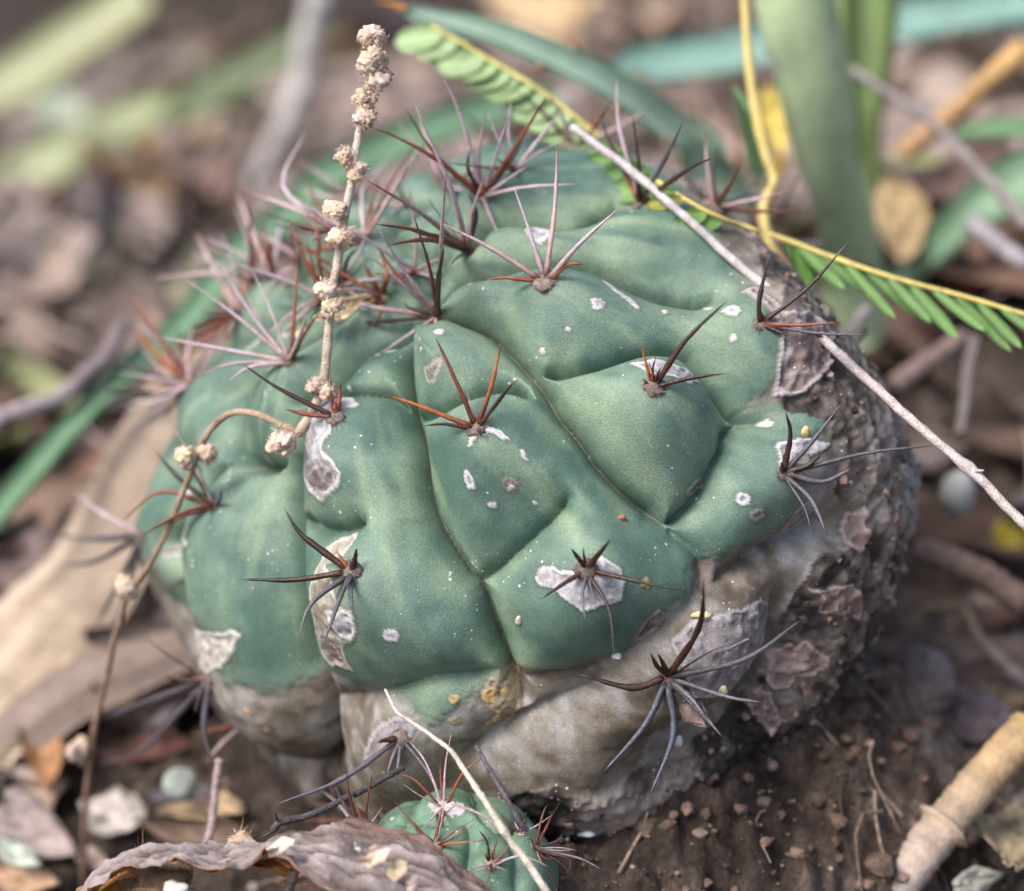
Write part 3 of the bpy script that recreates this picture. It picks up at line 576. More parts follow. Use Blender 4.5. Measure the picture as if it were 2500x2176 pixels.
SPN = {
 'front_high': [('red', 'E 690,470 600,280', .6), ('orange', 'E 975,285', .6), ('dark', 'E 985,600 1055,515', .7, 6), ('orange', 'E 480,655 300,600', .4), ('dark', 'E 640,768 530,780', .25, 5), ('lilac', 'E 775,570', .6, 3), ('grey', 'E 860,800', .8, 6)],
 'front_low': [('dark', 'E 1582,1410', .8, 8), ('dark', 'E 1360,1462', .8, 7), ('dark', 'E 1428,1455', .6, 4), ('dark', 'E 1190,1745', .4, 7), ('dark', 'E 1700,1640 2000,1702', .35, 6), ('grey', 'I 1440,270', .4, 5), ('dark', 'I 1570,200 1600,460', .35, 5), ('grey', 'I 1500,180', .5, 4)],
 'right_mid': [('dark', 'G 170,300 398,80', .65, 8), ('dark', 'G 200,510 395,485', .3, 7), ('orange', 'E 1750,310', .7, 4.5), ('orange', 'E 1792,420', .8, 3.5), ('dark', 'E 1835,385', .7, 3.5), ('dark', 'E 1860,450', .9, 4), ('dark', 'E 1760,520', .4, 4)],
 'crown_near': [('pink', 'A 1560,1568', .4, 7), ('dark', 'E 250,200 30,205', .35, 6), ('lilac', 'B 280,1270', .6, 6.5), ('red', 'B 270,1375', .55, 7), ('red', 'B 570,1500 480,1200', .65, 6), ('pink', 'B 640,1250 665,960', .6, 6), ('dark', 'B 620,1560 652,1370', .8, 8), ('dark', 'B 455,1720 428,1688', .7, 6)],
 'hump': [('red', 'B 1000,1552 870,1566', .25, 6), ('pink', 'B 900,1380 608,1235', .5, 7), ('lilac', 'B 1110,1240 1040,1045', .6, 6), ('pink', 'B 1270,1150 1282,800', .6, 7), ('lilac', 'B 1400,1370 1625,1165', .5, 7), ('orange', 'B 1340,1480 1425,1475', .35, 7)],
 'back_mid': [('lilac', 'B 740,640 610,370', .6, 7), ('red', 'B 1060,800 1222,540', .6, 7), ('red', 'B 560,860 240,700', .5, 7), ('dark', 'B 785,950 795,835', .7, 6), ('lilac', 'B 1020,630', .6, 6), ('red', 'B 600,860 430,600', .5, 6), ('dark', 'B 1100,770', .5, 5), ('orange', 'B 870,1000', .9, 7)],
 'back_right': [('dark', 'B 1560,760 1490,590', .6, 6), ('dark', 'C 180,950 322,880', .4, 6), ('lilac', 'B 1630,720 1615,450', .6, 6), ('grey', 'B 1900,860 1985,680', .6, 6), ('dark', 'B 1700,640', .7, 6), ('orange', 'B 1640,950', .7, 6), ('dark', 'B 1720,1010', .9, 8)],
 'back_crown': [('pink', 'B 520,1190 215,1005', .5, 7), ('lilac', 'B 690,1060 590,900 490,590', .6, 7), ('red', 'B 560,1340 335,1370', .35, 7), ('red', 'B 500,1290 268,1252', .4, 7), ('dark', 'B 830,1200 780,1065', .7, 7), ('lilac', 'B 700,1080 600,920', .6, 6), ('red', 'B 560,1300', .5, 7)],
 'left_mid': [('lilac', 'D 1340,180 A 1040,1560', .5, 6), ('lilac', 'D 1200,340 900,285', .35, 6), ('lilac', 'D 1440,200 A 1210,1450', .55, 6.5), ('lilac', 'D 1400,450 1278,525', .3, 6), ('pink', 'D 1300,430 1075,515', .3, 5), ('red', 'D 1640,200 A 1670,1395', .6, 5), ('red', 'D 1655,345', .8, 6), ('red', 'D 1780,150', .6, 6)],
 'left_edge': [('red', 'D 860,240 A 685,1575', .5, 8), ('orange', 'D 880,380 735,215', .5, 8), ('lilac', 'D 720,180', .4, 6), ('red', 'D 900,530 740,520', .2, 7), ('grey', 'D 700,640 540,685', .2, 6), ('grey', 'D 760,450 610,405', .35, 6), ('red', 'D 840,600', .2, 7)],
 'left_low': [('dark', 'D 1010,1080 868,920', .5, 7), ('red', 'D 900,1145 690,1120 683,1310', .3, 6), ('red', 'D 930,1310 795,1390', .25, 7), ('dark', 'D 1060,1000 945,875', .6, 6), ('red', 'D 1050,1260 960,1330', .25, 6), ('grey', 'D 1230,1130', .7, 5)],
 'front_left': [('dark', 'D 1690,1390 1588,1240', .5, 9), ('dark', 'D 1640,1638 1342,1635', .3, 8), ('grey', 'H 1740,170 1668,355', .3, 7), ('grey', 'H 1870,220 1790,440', .35, 6), ('orange', 'D 1880,1472', .7, 5), ('dark', 'D 1992,1460', .7, 8), ('grey', 'H 1970,225', .4, 6), ('grey', 'H 1930,80', .6, 6)],
 'left_scar': [('dark', 'D 1560,570 1348,428', .45, 6), ('red', 'D 1590,685', .35, 7), ('red', 'D 1897,530', .6, 7), ('red', 'D 1845,480', .6, 6), ('red', 'D 1870,640', .8, 7)],
 'right_low': [('dark', 'G 755,830 728,700', .5, 8), ('dark', 'G 850,1000 935,928', .4, 8), ('grey', 'G 870,1190 960,1390', .3, 7), ('grey', 'G 830,1230 870,1362', .4, 4), ('grey', 'G 880,860 1050,640', .4, 6), ('grey', 'G 1180,930 1545,890', .25, 6), ('dark', 'G 705,980', .8, 6), ('grey', 'G 930,1090 1110,1010', .3, 8)],
 'right_top': [('dark', 'G 580,80 C 632,1435', .6, 7), ('dark', 'C 850,1610 1072,1358', .4, 6), ('red', 'G 800,215 1035,200', .3, 6), ('grey', 'G 900,260 1200,270', .25, 5), ('dark', 'G 740,270', .3, 6)],
 'low_right': [('dark', 'J 245,300 270,20', .6, 9), ('grey', 'J 500,480 812,262', .3, 9), ('grey', 'J 400,690 605,722', .25, 8), ('grey', 'J 300,440 522,360', .35, 3), ('dark', 'I 1700,640 1410,565', .3, 8), ('blue', 'I 1770,850 1543,1108', .35, 10), ('grey', 'J 240,760 380,920', .25, 8), ('dark', 'I 1800,440', .7, 7), ('dark', 'J 15,450', .7, 7), ('blue', 'I 1930,900 1880,1100 1800,1240', .2, 8), ('grey', 'J 200,700 280,800', .4, 8)],
 'left_base': [('grey', 'H 860,700 570,808', .25, 8), ('grey', 'H 1010,760 900,890', .25, 6), ('dark', 'H 920,570', .3, 6), ('dark', 'H 960,470 800,350', .4, 4), ('grey', 'H 1140,850 1185,1065', .2, 8), ('dark', 'H 1030,520', .5, 6), ('grey', 'H 1090,780', .2, 8), ('grey', 'H 800,980 530,1075', .15, 8)],
 'left_out': [('lilac', 'D 560,1260 420,1150', .5, 7), ('grey', 'D 500,1410 290,1385', .2, 9), ('grey', 'D 540,1530 340,1560', .2, 9), ('grey', 'H 640,100 530,300', .2, 8), ('grey', 'H 690,160 590,380', .2, 7)],
 'low_front': [('dark', 'I 270,948', .5, 8), ('grey', 'I 80,1150 H 1545,1290', .3, 8), ('grey', 'I 330,1130', .4, 6), ('grey', 'I 540,1080 610,1210', .4, 6), ('grey', 'I 380,1150', .4, 6)],
 'back_left': [('pink', 'A 1200,1530 860,1552', .3, 8), ('lilac', 'A 1340,1420 1150,1330', .45, 7), ('pink', 'A 1400,1270 1310,1055', .55, 7), ('red', 'A 1490,1380 1468,1195', .6, 6), ('lilac', 'A 1560,1300 1590,1180', .5, 6)],
 'back_crown_left': [('pink', 'A 1600,1150 1315,1050', .4, 7), ('lilac', 'A 1590,1060 1720,715', .5, 7), ('red', 'A 1700,1400 1610,1200', .5, 6), ('red', 'B 240,1150 290,1000', .6, 6), ('red', 'A 1800,1380 1760,1170', .6, 7), ('lilac', 'B 190,1150 200,1000', .5, 6)]}
SMALL = {'back_crown_left', 'back_left'}
for k_, (t_, w_) in AREOLES.items():
    areole(t_, w_, SPN[k_], croot, B, 6.5, (.2, .158, .14) if k_ not in ('front_low', 'front_left', 'low_right', 'right_low') else (.16, .13, .118), extra=dict(left_mid=3, left_edge=5, back_left=7, back_crown_left=7, back_crown=5, crown_near=3, back_mid=4, left_low=2).get(k_, 0))
# felted crown and the spines of its youngest areoles
for (t_, sp) in [('B 60,1590', [('red', 'B 30,1480', .7, 7), ('dark', 'B 110,1450 180,1380', .5, 6), ('orange', 'B -40,1480', .6, 7)]),
                 ('B 300,1640', [('red', 'B 250,1560 200,1470', .6, 8), ('orange', 'B 330,1560 300,1400', .6, 8), ('red', 'B 310,1540', .8, 7), ('orange', 'B 230,1690', .6, 7)]),
                 ('A 1790,1640', [('red', 'A 1700,1440 1660,1330', .5, 7), ('red', 'A 1780,1440 1790,1290', .6, 7), ('red', 'A 1700,1760', .4, 6), ('dark', 'A 1920,1480', .5, 6)])]:
    areole(t_, 60, sp, croot, B, 7, (.3, .22, .15), extra=4)
for t_ in ['A 1400,1560', 'A 1650,1430', 'A 1880,1290', 'A 1960,1100', 'B 420,1130', 'B 640,1010', 'A 1080,1660', 'A 1330,1720', 'B 480,1500', 'B 1050,930']:
    areole(t_, 45, [], croot, B, 6, (.25, .18, .14), extra=6)
# areoles on the side turned away
for i in range(14):
    ph = pi + (i - 6.5) * .27; th = [.55, .1, .8, -.25][i % 4]
    ph = (ph + pi) % (2 * pi) - pi
    j = int(np.argmin(np.hypot((B.PH - ph), (B.TH - th)))); pt = B.v.reshape(-1, 3)[j]; nn = B.vn[j]
    ar = felt('areole', pt, nn, .3, croot, hairs=40); ORG[ar.name] = ORG[croot.name]
    a1 = nrm(np.cross(nn, [0, 0, 1])); a2 = np.cross(nn, a1)
    for k in range(6):
        an = k * 1.05 + rng.random() * .4; spine(pt, pt + nn * (.8 + rng.random() * .5) + (a1 * cos(an) + a2 * sin(an)) * (1 + rng.random() * .7), ['pink', 'red', 'grey', 'dark'][k % 4], .05, ar)

def front(path, gap=.3):
    """keep a path in front of the cactus where both share a line of sight"""
    out = []
    for q in spl(path, 24):
        fx, fy, d = proj(q); e = np.hypot(B.fx - fx, B.fy - fy); k = (e < 14) & B.face
        out.append(P(fx, fy, min(d, B.fd[k].min() - gap)) if k.any() else q)
    o = np.array(out)
    for _ in range(2): o[1:-1] = np.minimum((o[:-2] + o[2:]) / 2 @ FWD, o[1:-1] @ FWD)[:, None] * 0 + o[1:-1]
    return o
# ------------------------------------------------------------------ the small pup cactus in front
pc = P(*px('I', 685, 1745), 43.9)
pr = cm(515 / k9, 43.9)
B2 = Body(pc, RT * -.12 + UP * .88 - FWD * .45, pr * 1.17, pr * .97)
B2.build(300, 190, .3)
for A_, t_ in [(.7, 'I 150,1420 300,1400 420,1370 560,1390 660,1400 780,1380'), (.9, 'I 560,1250 480,1290 420,1370 400,1480 420,1600 450,1775'), (.9, 'I 800,1240 850,1330 900,1400 980,1440 1060,1420 1120,1400'),
               (.8, 'I 780,1380 800,1480 790,1600 760,1775'), (.8, 'I 1010,1440 1050,1560 1060,1775'), (.6, 'I 790,1560 880,1520 960,1490 1030,1500'), (.7, 'I 250,1330 340,1280 440,1250')]:
    uv = B2.uv(T(t_)); B2.crease(uv, A_, .2)
    w_ = uv.copy(); w_[:, 0] = (w_[:, 0] + 2 * pi) % (2 * pi) - pi; w_ = w_[np.abs(w_[:, 0]) > 1.6]
    if len(w_) > 2: B2.crease(w_, A_, .2)
for _ in range(12):
    c_ = (np.roll(B2.carve, 1, 1) + np.roll(B2.carve, -1, 1) + np.vstack([B2.carve[:1], B2.carve[:-1]]) + np.vstack([B2.carve[1:], B2.carve[-1:]])) / 4
    B2.carve += sm(.05, .2, B2.dmin) * (c_ - B2.carve)
B2.disp -= .36 * B2.carve; B2.disp += (fbm(B2.m, 1.5, 3, 5) - .5) * .12
C2 = ramp([(0, (.075, .15, .1)), (.5, (.12, .21, .145)), (1, (.19, .28, .2))], fbm(B2.m, 1.6, 3, 71))
k2 = np.exp(-(B2.dmin / .03) ** 2)[..., None] * .5; C2 = C2 + k2 * (np.array([.07, .06, .04]) - C2)
m2 = B2.poly(T('I 250,1330 300,1270 400,1235 470,1265 330,1310'), .02); C2[m2] = (.23, .17, .1)
for t_, r_ in [('I 355,1355', 15), ('I 715,1455', 9), ('I 670,1440', 7), ('I 400,1330', 9)]:
    C2[B2.blob(T(t_)[0], cm(r_ / k9, 42), .3, r_)] = (.6, .62, .5)
w2 = B2.blob(T('I 690,1325')[0], .26, .5, 5) | B2.blob(T('I 640,1300')[0], .2, .5, 6); C2[w2] = ramp([(0, (.2, .18, .2)), (.5, (.38, .36, .39)), (1, (.56, .53, .53))], fbm(B2.m[w2], 5, 3, 6)); B2.disp[w2] += .03
B2.finish()
proot = root('pup_cactus', pc - B2.a * pr, 'small bright green spiny cactus pup half under the curled dead leaf', 'cactus')
mesh('body', B2.v.reshape(-1, 3), B2.faces(), 'skin', C2.reshape(-1, 3), proot)
PSP = [('I 640,1290', 80, (.48, .43, .42), [('red', 'I 480,1150 365,1120', .4), ('lilac', 'I 550,1060 455,935', .5), ('red', 'I 632,1010', .6), ('lilac', 'I 660,1100', .6), ('orange', 'I 760,1110 895,1015', .5), ('red', 'I 620,1400 590,1500', .5), ('lilac', 'I 690,890', .6, 3), ('red', 'I 650,1350 620,1470', .5)]),
       ('I 595,1505', 55, (.3, .22, .17), [('red', 'I 480,1400 370,1270', .4), ('red', 'I 620,1390 655,1280', .5), ('red', 'I 500,1440 490,1380', .6), ('orange', 'I 700,1510 890,1490', .3), ('red', 'I 500,1520 400,1480', .3)]),
       ('I 925,1610', 60, (.3, .25, .2), [('dark', 'I 890,1500 840,1430', .5), ('red', 'I 930,1540 950,1480', .7), ('lilac', 'I 1080,1580 1240,1640', .3), ('red', 'I 990,1560 1010,1500', .5), ('dark', 'I 880,1560', .6), ('red', 'I 970,1590', .7)]),
       ('I 140,1390', 50, (.22, .16, .12), [('lilac', 'I 70,1300 H 1785,1205', .4), ('lilac', 'I 60,1230 50,1195', .5), ('red', 'H 2000,1330 1645,1268', .3), ('red', 'H 1950,1385 1640,1382', .2), ('red', 'I 125,1250 105,1095', .6), ('red', 'I 225,1250 255,1110', .6), ('dark', 'H 2030,1340 1900,1250', .4), ('red', 'I 40,1420 H 1980,1400', .2), ('lilac', 'I 130,1290 145,1250', .6)]),
       ('I 1180,1530', 50, (.3, .24, .19), [('lilac', 'I 1130,1480 1080,1515', .5), ('red', 'I 1230,1400 1255,1330', .5), ('dark', 'I 1240,1380 1310,1260', .4), ('grey', 'I 1290,1490 1310,1450', .3), ('lilac', 'I 1280,1550 1370,1545', .3), ('lilac', 'I 1400,1590 1540,1660', .3), ('dark', 'I 1300,1620 1440,1775', .2), ('dark', 'I 1350,1600 1330,1690', .3), ('red', 'I 1200,1350 1230,1290', .6), ('dark', 'I 1240,1680 1280,1775', .2)]),
       ('I 1080,1440', 40, (.4, .36, .3), [('lilac', 'I 990,1300 990,1220', .5), ('lilac', 'I 1060,1420 1040,1380', .6), ('dark', 'I 1100,1380 1110,1330', .6)]),
       ('H 1700,1720', 40, (.3, .22, .17), [('red', 'H 1620,1640 1490,1570', .4), ('red', 'H 1600,1740 1500,1700', .3), ('lilac', 'H 1650,1620', .5)])]
for t_, w_, c_, sp in PSP: areole(t_, w_, sp, proot, B2, 3.6, c_, hairs=60, extra=3, es=.5)

# ------------------------------------------------------------------ dried flower stalk that leans on the crown
srt = root('dried_flower_stalk', gz_pt := ghit(*px('Z', 165, 1792), .0), 'dry flower stalk with fuzzy tan heads rising over the cactus crown, arching down at left', 'dry plant')
def pathd(s): return np.array([P(a, b, d) for a, b, d in T(s)])
st1 = pathd('Z 752,60,44 740,180,44 722,270,44.1 703,380,44.2 683,500,44.3 665,620,44.4 655,740,44.4 645,790,44.4 625,835,44.4 600,872,44.4')
st2 = pathd('Z 606,872,44.4 560,852,44.6 520,833,44.8 480,827,45 450,838,45.2 425,862,45.3 402,900,45.5 385,945,45.7 365,1000,46 340,1060,46.4 310,1120,46.8 280,1165,47.2 252,1210,47.7 235,1270,48.1 220,1330,48.5 205,1400,49 190,1470,49.5 178,1560,50 170,1650,50.6 165,1800,51.3')
def stem(path, r0, r1, c0, c1, parent, name='stem', mat='twig', n=60, wob=.12):
    p = spl(path, n); t = np.linspace(0, 1, n); p = p + (fbm(p, 1.6, 2, 3) - .5)[:, None] * np.array([.06, .03, .03])
    c = ramp([(0, c0), (1, c1)], np.clip(t + .25 * (fbm(p, 3, 2, 2) - .5), 0, 1)) * (.8 + .4 * rng.random(n))[:, None]
    v, f, cc = tube(p, np.interp(t, [0, 1], [r0, r1]) * (1 + .12 * (rng.random(n) - .5)), 8, c, wob); return mesh(name, v, f, mat, cc, parent)
stem(st1, .07, .1, (.56, .5, .45), (.42, .34, .26), srt); stem(st2, .07, .068, (.36, .27, .19), (.17, .105, .08), srt)
def flower_head(pt, r, parent, hairs=170, col=(.68, .53, .42)):
    """a shrivelled, woolly bud cluster: crumpled lobes wrapped in curled hairs"""
    mb = MB(); v, f = ICO3; seed = int(rng.integers(1000)); u0 = nrm(rng.normal(size=3))
    for j in range(4):
        o_ = nrm(rng.normal(size=3)) * r * (.3 + .25 * rng.random()); rr = r * (.52 + .24 * rng.random()); st_ = .8 + .5 * rng.random(3)
        n_ = fbm(v + seed + j * 3, 1.7, 4, seed + j); w_ = np.abs(fbm(v * np.array([1, 1, 2.]) + seed, 3.2, 3, seed + 7) - .5) * 2
        k = .55 + .8 * n_ - .28 * (w_ < .16)
        tint = np.array(col) * (.8 + .4 * rng.random()) * np.array([1, .95 + .1 * rng.random(), .85 + .3 * rng.random()])
        mb.add(pt + o_ + v * rr * k[:, None] * st_, f, tint * (.62 + .5 * w_[:, None] ** .5) * (.6 + .8 * n_[:, None]))
    for _ in range(hairs):
        d = nrm(rng.normal(size=3)); b0 = pt + d * r * (.55 + .4 * rng.random()); e1 = nrm(np.cross(d, rng.normal(size=3)))
        L = r * (.25 + .4 * rng.random()); w = nrm(np.cross(d, e1)) * .006
        m_ = b0 + e1 * L * .5 + d * L * .3; e = b0 + e1 * L * .9 + d * L * (.5 * rng.random() - .25)
        mb.add([b0 - w, b0 + w, m_ + w * .7, m_ - w * .7, e], [(0, 1, 2, 3), (3, 2, 4)], np.array(col) * (.75 + .7 * rng.random()))
    return mb.out('flower_head', 'fuzz', parent)
for s_, d_ in [('Z 752,82,30', 43.9), ('Z 749,118,27', 43.8), ('Z 750,150,31', 43.9), ('Z 733,207,27', 43.9), ('Z 735,240,25', 43.9), ('Z 694,313,20', 44), ('Z 718,345,24', 44), ('Z 675,430,22', 44.1), ('Z 690,476,25', 44.1),
               ('Z 658,582,26', 44.2), ('Z 672,622,27', 44.2), ('Z 632,776,19', 44.3), ('Z 660,787,19', 44.1), ('Z 570,884,31', 44.2), ('Z 375,918,26', 45.3), ('Z 420,913,23', 45.5), ('Z 258,1182,28', 47.4), ('Z 157,1510,28', 49.4)]:
    a, b, r_ = T(s_)[0]; flower_head(P(a, b, d_), cm(r_ / CROPS['Z'][2], d_) * 1.08, srt)

# ------------------------------------------------------------------ twigs
def twig(name, path, r0, r1, c0, c1, label, cat, nodes=(), mat='twig', group=None, n=70, wob=.14, side=()):
    p = spl(path, n); t = np.linspace(0, 1, n)
    p = p + np.stack([fbm(p, .7, 3, 11), fbm(p, .7, 3, 12), fbm(p, .7, 3, 13)], -1) * .12 - .06
    rad = np.interp(t, [0, 1], [r0, r1]) * (1 + .1 * (rng.random(n) - .5))
    for k in nodes: rad = rad * (1 + .45 * np.exp(-((t - k) / .012) ** 2))
    c = ramp([(0, c0), (1, c1)], np.clip(t + .5 * (fbm(p, 2.2, 2, 2) - .5), 0, 1)) * (.7 + .6 * fbm(p, 5, 2, 8))[:, None]
    mb = MB(); mb.add(*tube(p, rad, 9, c, wob))
    for q_ in side: mb.add(*tube(spl(q_, 14), np.linspace(r1 * .6, r1 * .25, 14), 6, np.broadcast_to(np.array(c1) * .8, (14, 3)), wob))
    o = mb.out(name, mat); return tag(o, label, cat, group)
R9 = lambda w, d: cm(w / k9 / 2, d)
twig('twig', pathd('Z 1150,252,46.4 1260,335,46.0 1380,440,45.5 1500,545,45.0 1620,645,44.6 1740,760,44.2 1850,860,43.8 1955,950,43.4 2010,1005,43.2 2075,1075,43'), R9(46, 48), R9(57, 43), (.47, .44, .45), (.45, .39, .37),
     'long straight grey twig crossing diagonally over the right of the cactus', 'twig', nodes=(.86,), side=[[P(*px('G', 1770, 1050), 43.4), P(*px('G', 1800, 1030), 43.3), P(*px('G', 1835, 1028), 43.2)]])
twig('dry_stem', pathd('I 322,650,43.800000000000004 380,760,43.300000000000004 450,812,42.9 560,890,42.5 680,990,42.2 750,1090,41.9 830,1210,41.6 900,1310,41.4 980,1440,41.300000000000004 1040,1530,41.300000000000004 1130,1650,41.2 1230,1785,41.1'), R9(16, 43), R9(46, 41), (.55, .49, .43), (.5, .43, .36),
     'pale crooked dry stem leaning from the pup cactus onto the tan cactus base', 'dry stem', nodes=(.62, .76), side=[[P(*px('I', 1030, 1510), 41.4), P(*px('I', 930, 1400), 41.5), P(*px('I', 830, 1335), 41.6), P(*px('I', 690, 1285), 41.7)]])
twig('twig', pathd('C 985,330,57 1150,425,57 1400,590,57 1600,750,57 1800,950,57 1950,1110,57 2075,1260,57'), R9(55, 57), R9(66, 57), (.33, .29, .29), (.36, .31, .3), 'grey blurred twig slanting down from the green leaf stem at upper right', 'twig')
twig('twig', pathd('A 1790,-40,88 1720,260,89 1690,440,89.5 1590,720,90 1500,900,91 1430,1050,92'), R9(150, 88), R9(110, 92), (.52, .5, .5), (.46, .43, .43), 'thick pale grey stick standing blurred behind the flower stalk', 'stick')
twig('twig', pathd('D -30,745,56 150,690,56.4 330,620,56.8 470,500,57.2 600,380,57.6 700,200,58'), R9(110, 56), R9(90, 58), (.32, .28, .29), (.16, .13, .14), 'grey crooked stick crossing behind the long green leaf at left', 'stick')
twig('twig', pathd('H 1235,1040,46.6 1215,1150,46.5 1205,1290,46.4 1190,1420,46.3 1150,1540,46.1 1120,1640,46'), R9(46, 46), R9(44, 46), (.3, .23, .24), (.3, .24, .24), 'thin mauve twig with two knots standing left of the tan cactus base', 'twig', nodes=(.03, .62))
twig('twig', pathd('I 420,1090,43.6 300,1150,43.5 150,1230,43.4 H 1950,1240,43.3 1820,1310,43.2 1700,1360,43.1 1570,1395,43 1530,1440,43'), R9(34, 43), R9(42, 43), (.05, .045, .05), (.08, .07, .075), 'blackened forked twig lying against the bottom left of the cactus', 'twig', side=[[P(*px('H', 1570, 1395), 43), P(*px('H', 1545, 1370), 42.9), P(*px('H', 1535, 1330), 42.8)], [P(*px('H', 1560, 1400), 43), P(*px('H', 1510, 1450), 43.1), P(*px('H', 1450, 1480), 43.2)]])
twig('twig', pathd('I 830,975,42.9 890,1080,42.6 960,1200,42.4 1030,1310,42.3 1080,1400,42.3 1110,1440,42.4'), R9(24, 43), R9(32, 42), (.1, .095, .115), (.12, .1, .11), 'dark slate twig leaning between the pup cactus and the large cactus', 'twig', nodes=(.3, .6))
twig('twig', pathd('C 2075,270,60 1900,420,60.5 1750,560,61 1550,720,61.6 1380,860,62'), R9(140, 60), R9(120, 62), (.5, .32, .14), (.38, .24, .13), 'orange-tan dry stick behind the green leaf bases at upper right', 'stick')
twig('cane', pathd('J 2100,850,47.3 1950,1010,47.1 1800,1180,46.9 1640,1370,46.7 1500,1540,46.5 1330,1790,46.3'), R9(215, 50), R9(235, 49), (.4, .27, .13), (.38, .32, .29), 'thick tan cane with a grey node lying at the bottom right', 'cane', nodes=(.62,), mat='dry', wob=.03)
twig('twig', pathd('J 1480,200,54 1700,190,53.6 1800,340,53.2 1900,450,53 2075,610,52.6'), R9(50, 54), R9(80, 52), (.4, .3, .18), (.22, .19, .19), 'pale tan twig lying in shade beside the tan cane', 'twig')
twig('twig', pathd('G 1330,560,56 1450,470,56.4 1600,360,57 1720,270,57.4'), R9(120, 56), R9(90, 57), (.26, .19, .17), (.22, .16, .15), 'brown twig under the drooping leaflets right of the cactus', 'twig')
twig('twig', pathd('G 1790,290,54.4 1750,480,54 1730,640,53.6 1700,830,53.2'), R9(75, 54), R9(60, 53), (.17, .14, .14), (.2, .17, .17), 'dark upright twig in the shade right of the grey twig', 'twig')
twig('twig', pathd('G 1180,130,53.5 1100,240,53 1030,330,52.6'), R9(70, 53), R9(50, 53), (.3, .27, .28), (.24, .2, .2), 'short grey twig stub behind the right edge of the cactus', 'twig')
twig('twig', pathd('C 1760,1230,58 1880,1330,57.6 2075,1480,57'), R9(110, 58), R9(100, 57), (.36, .33, .36), (.32, .3, .33), 'pale grey stick at the right edge beneath the broad green leaf', 'stick')
twig('root', pathd('G 1460,1470,53 1600,1510,52.8 1800,1590,52.5 2075,1760,52'), R9(150, 53), R9(170, 52), (.22, .16, .14), (.2, .14, .12), 'brown root half sunk in the soil at the right edge', 'root')
twig('twig', pathd('J 1690,1590,49.3 1800,1640,49.2 1900,1610,49.1 1960,1650,49'), R9(30, 49), R9(24, 49), (.3, .22, .16), (.25, .18, .13), 'thin brown twig at the bottom right corner beside the tan cane', 'twig')
twig('twig', pathd('N 0,765,43.9 300,715,43.7 560,680,43.5 800,630,43.4 1050,550,43.3 1310,430,43.2'), cm(6, 43) / 2, cm(7, 43) / 2, (.13, .11, .11), (.17, .15, .15), 'fine grey stalk of a dead leaflet lying across the lowest spines of the cactus', 'stalk', n=40)
twig('stick', pathd('H 1690,1560,42 1650,1650,42 1600,1790,42'), R9(60, 42), R9(60, 42), (.26, .21, .18), (.2, .16, .14), 'short brown stick under the curled dead leaf', 'stick')

# ------------------------------------------------------------------ leaves of the thorny rosette plant
def strap(name, path, mat, c0, c1, parent=None, bend=.18, cup=.25, hint=None, thick=.12, nj=9, ni=44, cols=None, wavy=0, taper=None):
    """long blade through photo measurements (x, y, depth, width)"""
    q_ = T(path); P3 = np.array([np.append(P(a, b, d), cm(w / (k9 if path[0] != 'Z' else CROPS['Z'][2]), d)) for a, b, d, w in q_])
    s_ = spl(P3, ni); p = s_[:, :3]; w = np.maximum(s_[:, 3], .02); t = nrm(np.gradient(p, axis=0)); h = np.array(hint if hint is not None else -FWD * .8 + np.array([0, 0, .6]))
    lat = nrm(np.cross(t, h)); N = nrm(np.cross(lat, t)); v = np.linspace(-1, 1, nj)
    g_ = p[:, None] + lat[:, None] * (w[:, None] / 2 * v)[..., None] - N[:, None] * (cup * w[:, None] * (1 - v ** 2))[..., None] * (1 if cup > 0 else 1)
    if wavy: g_ = g_ + N[:, None] * ((fbm(g_, .35, 3, 3) - .5) * wavy)[..., None]
    lon = np.linspace(0, 1, ni)[:, None] + v * 0
    st_ = fbm(np.stack([np.broadcast_to(v * 4, (ni, nj)), lon * 2.0, lon * 0], -1), 1.3, 3, int(abs(q_[0][0])) % 97)
    c = ramp([(0, c0), (1, c1)], st_)
    return mesh(name, *[(a) for a in (lambda r: (r[0], r[1], mat, r[2], parent))(sheet(g_, thick, c))]), (p, lat, w, N)
brt = root('spiny_rosette_plant', ghit(*px('C', 1060, 1480), 0), 'green rosette plant with thick upright leaf bases and thorn-edged blue-green blades behind the cactus', 'plant')
GB, GB2 = (.085, .17, .115), (.17, .29, .22)
def thorns(info, side, ks, size, parent, col=(.2, .09, .045)):
    p, lat, w, N = info
    for k in ks:
        i = int(k * (len(p) - 1)); e = p[i] + lat[i] * w[i] / 2 * side; t = nrm(p[max(i - 1, 0)] - p[min(i + 1, len(p) - 1)])
        v, f, c = tube(spl([e - lat[i] * side * .05, e + lat[i] * side * size * .6 + t * size * .2, e + lat[i] * side * size * .8 + t * size * .9], 6), np.linspace(size * .34, .01, 6), 6, ramp([(0, (.2, .2, .1)), (.4, col), (1, col)], np.linspace(0, 1, 6)))
        mesh('thorn', v, f, 'spine', c, parent)
lf, inf = strap('leaf', 'B 385,38,52.0,8 470,62,52.1,70 600,95,52.3,120 900,165,52.8,160 1250,300,53.5,190 1600,470,54.5,215 1850,640,55.5,240 2059,800,56.5,260 C 300,960,57.1,260 450,1120,57.7,230 600,1300,58.5,160', 'leaf', (.3, .47, .34), (.5, .64, .5), brt, hint=(-.45, -.6, .95))
ORG[lf.name] = ORG[brt.name]; thorns(inf, 1, (.32, .5, .64, .78), .3, lf); thorns(inf, -1, (.38, .55, .7, .84), .3, lf)
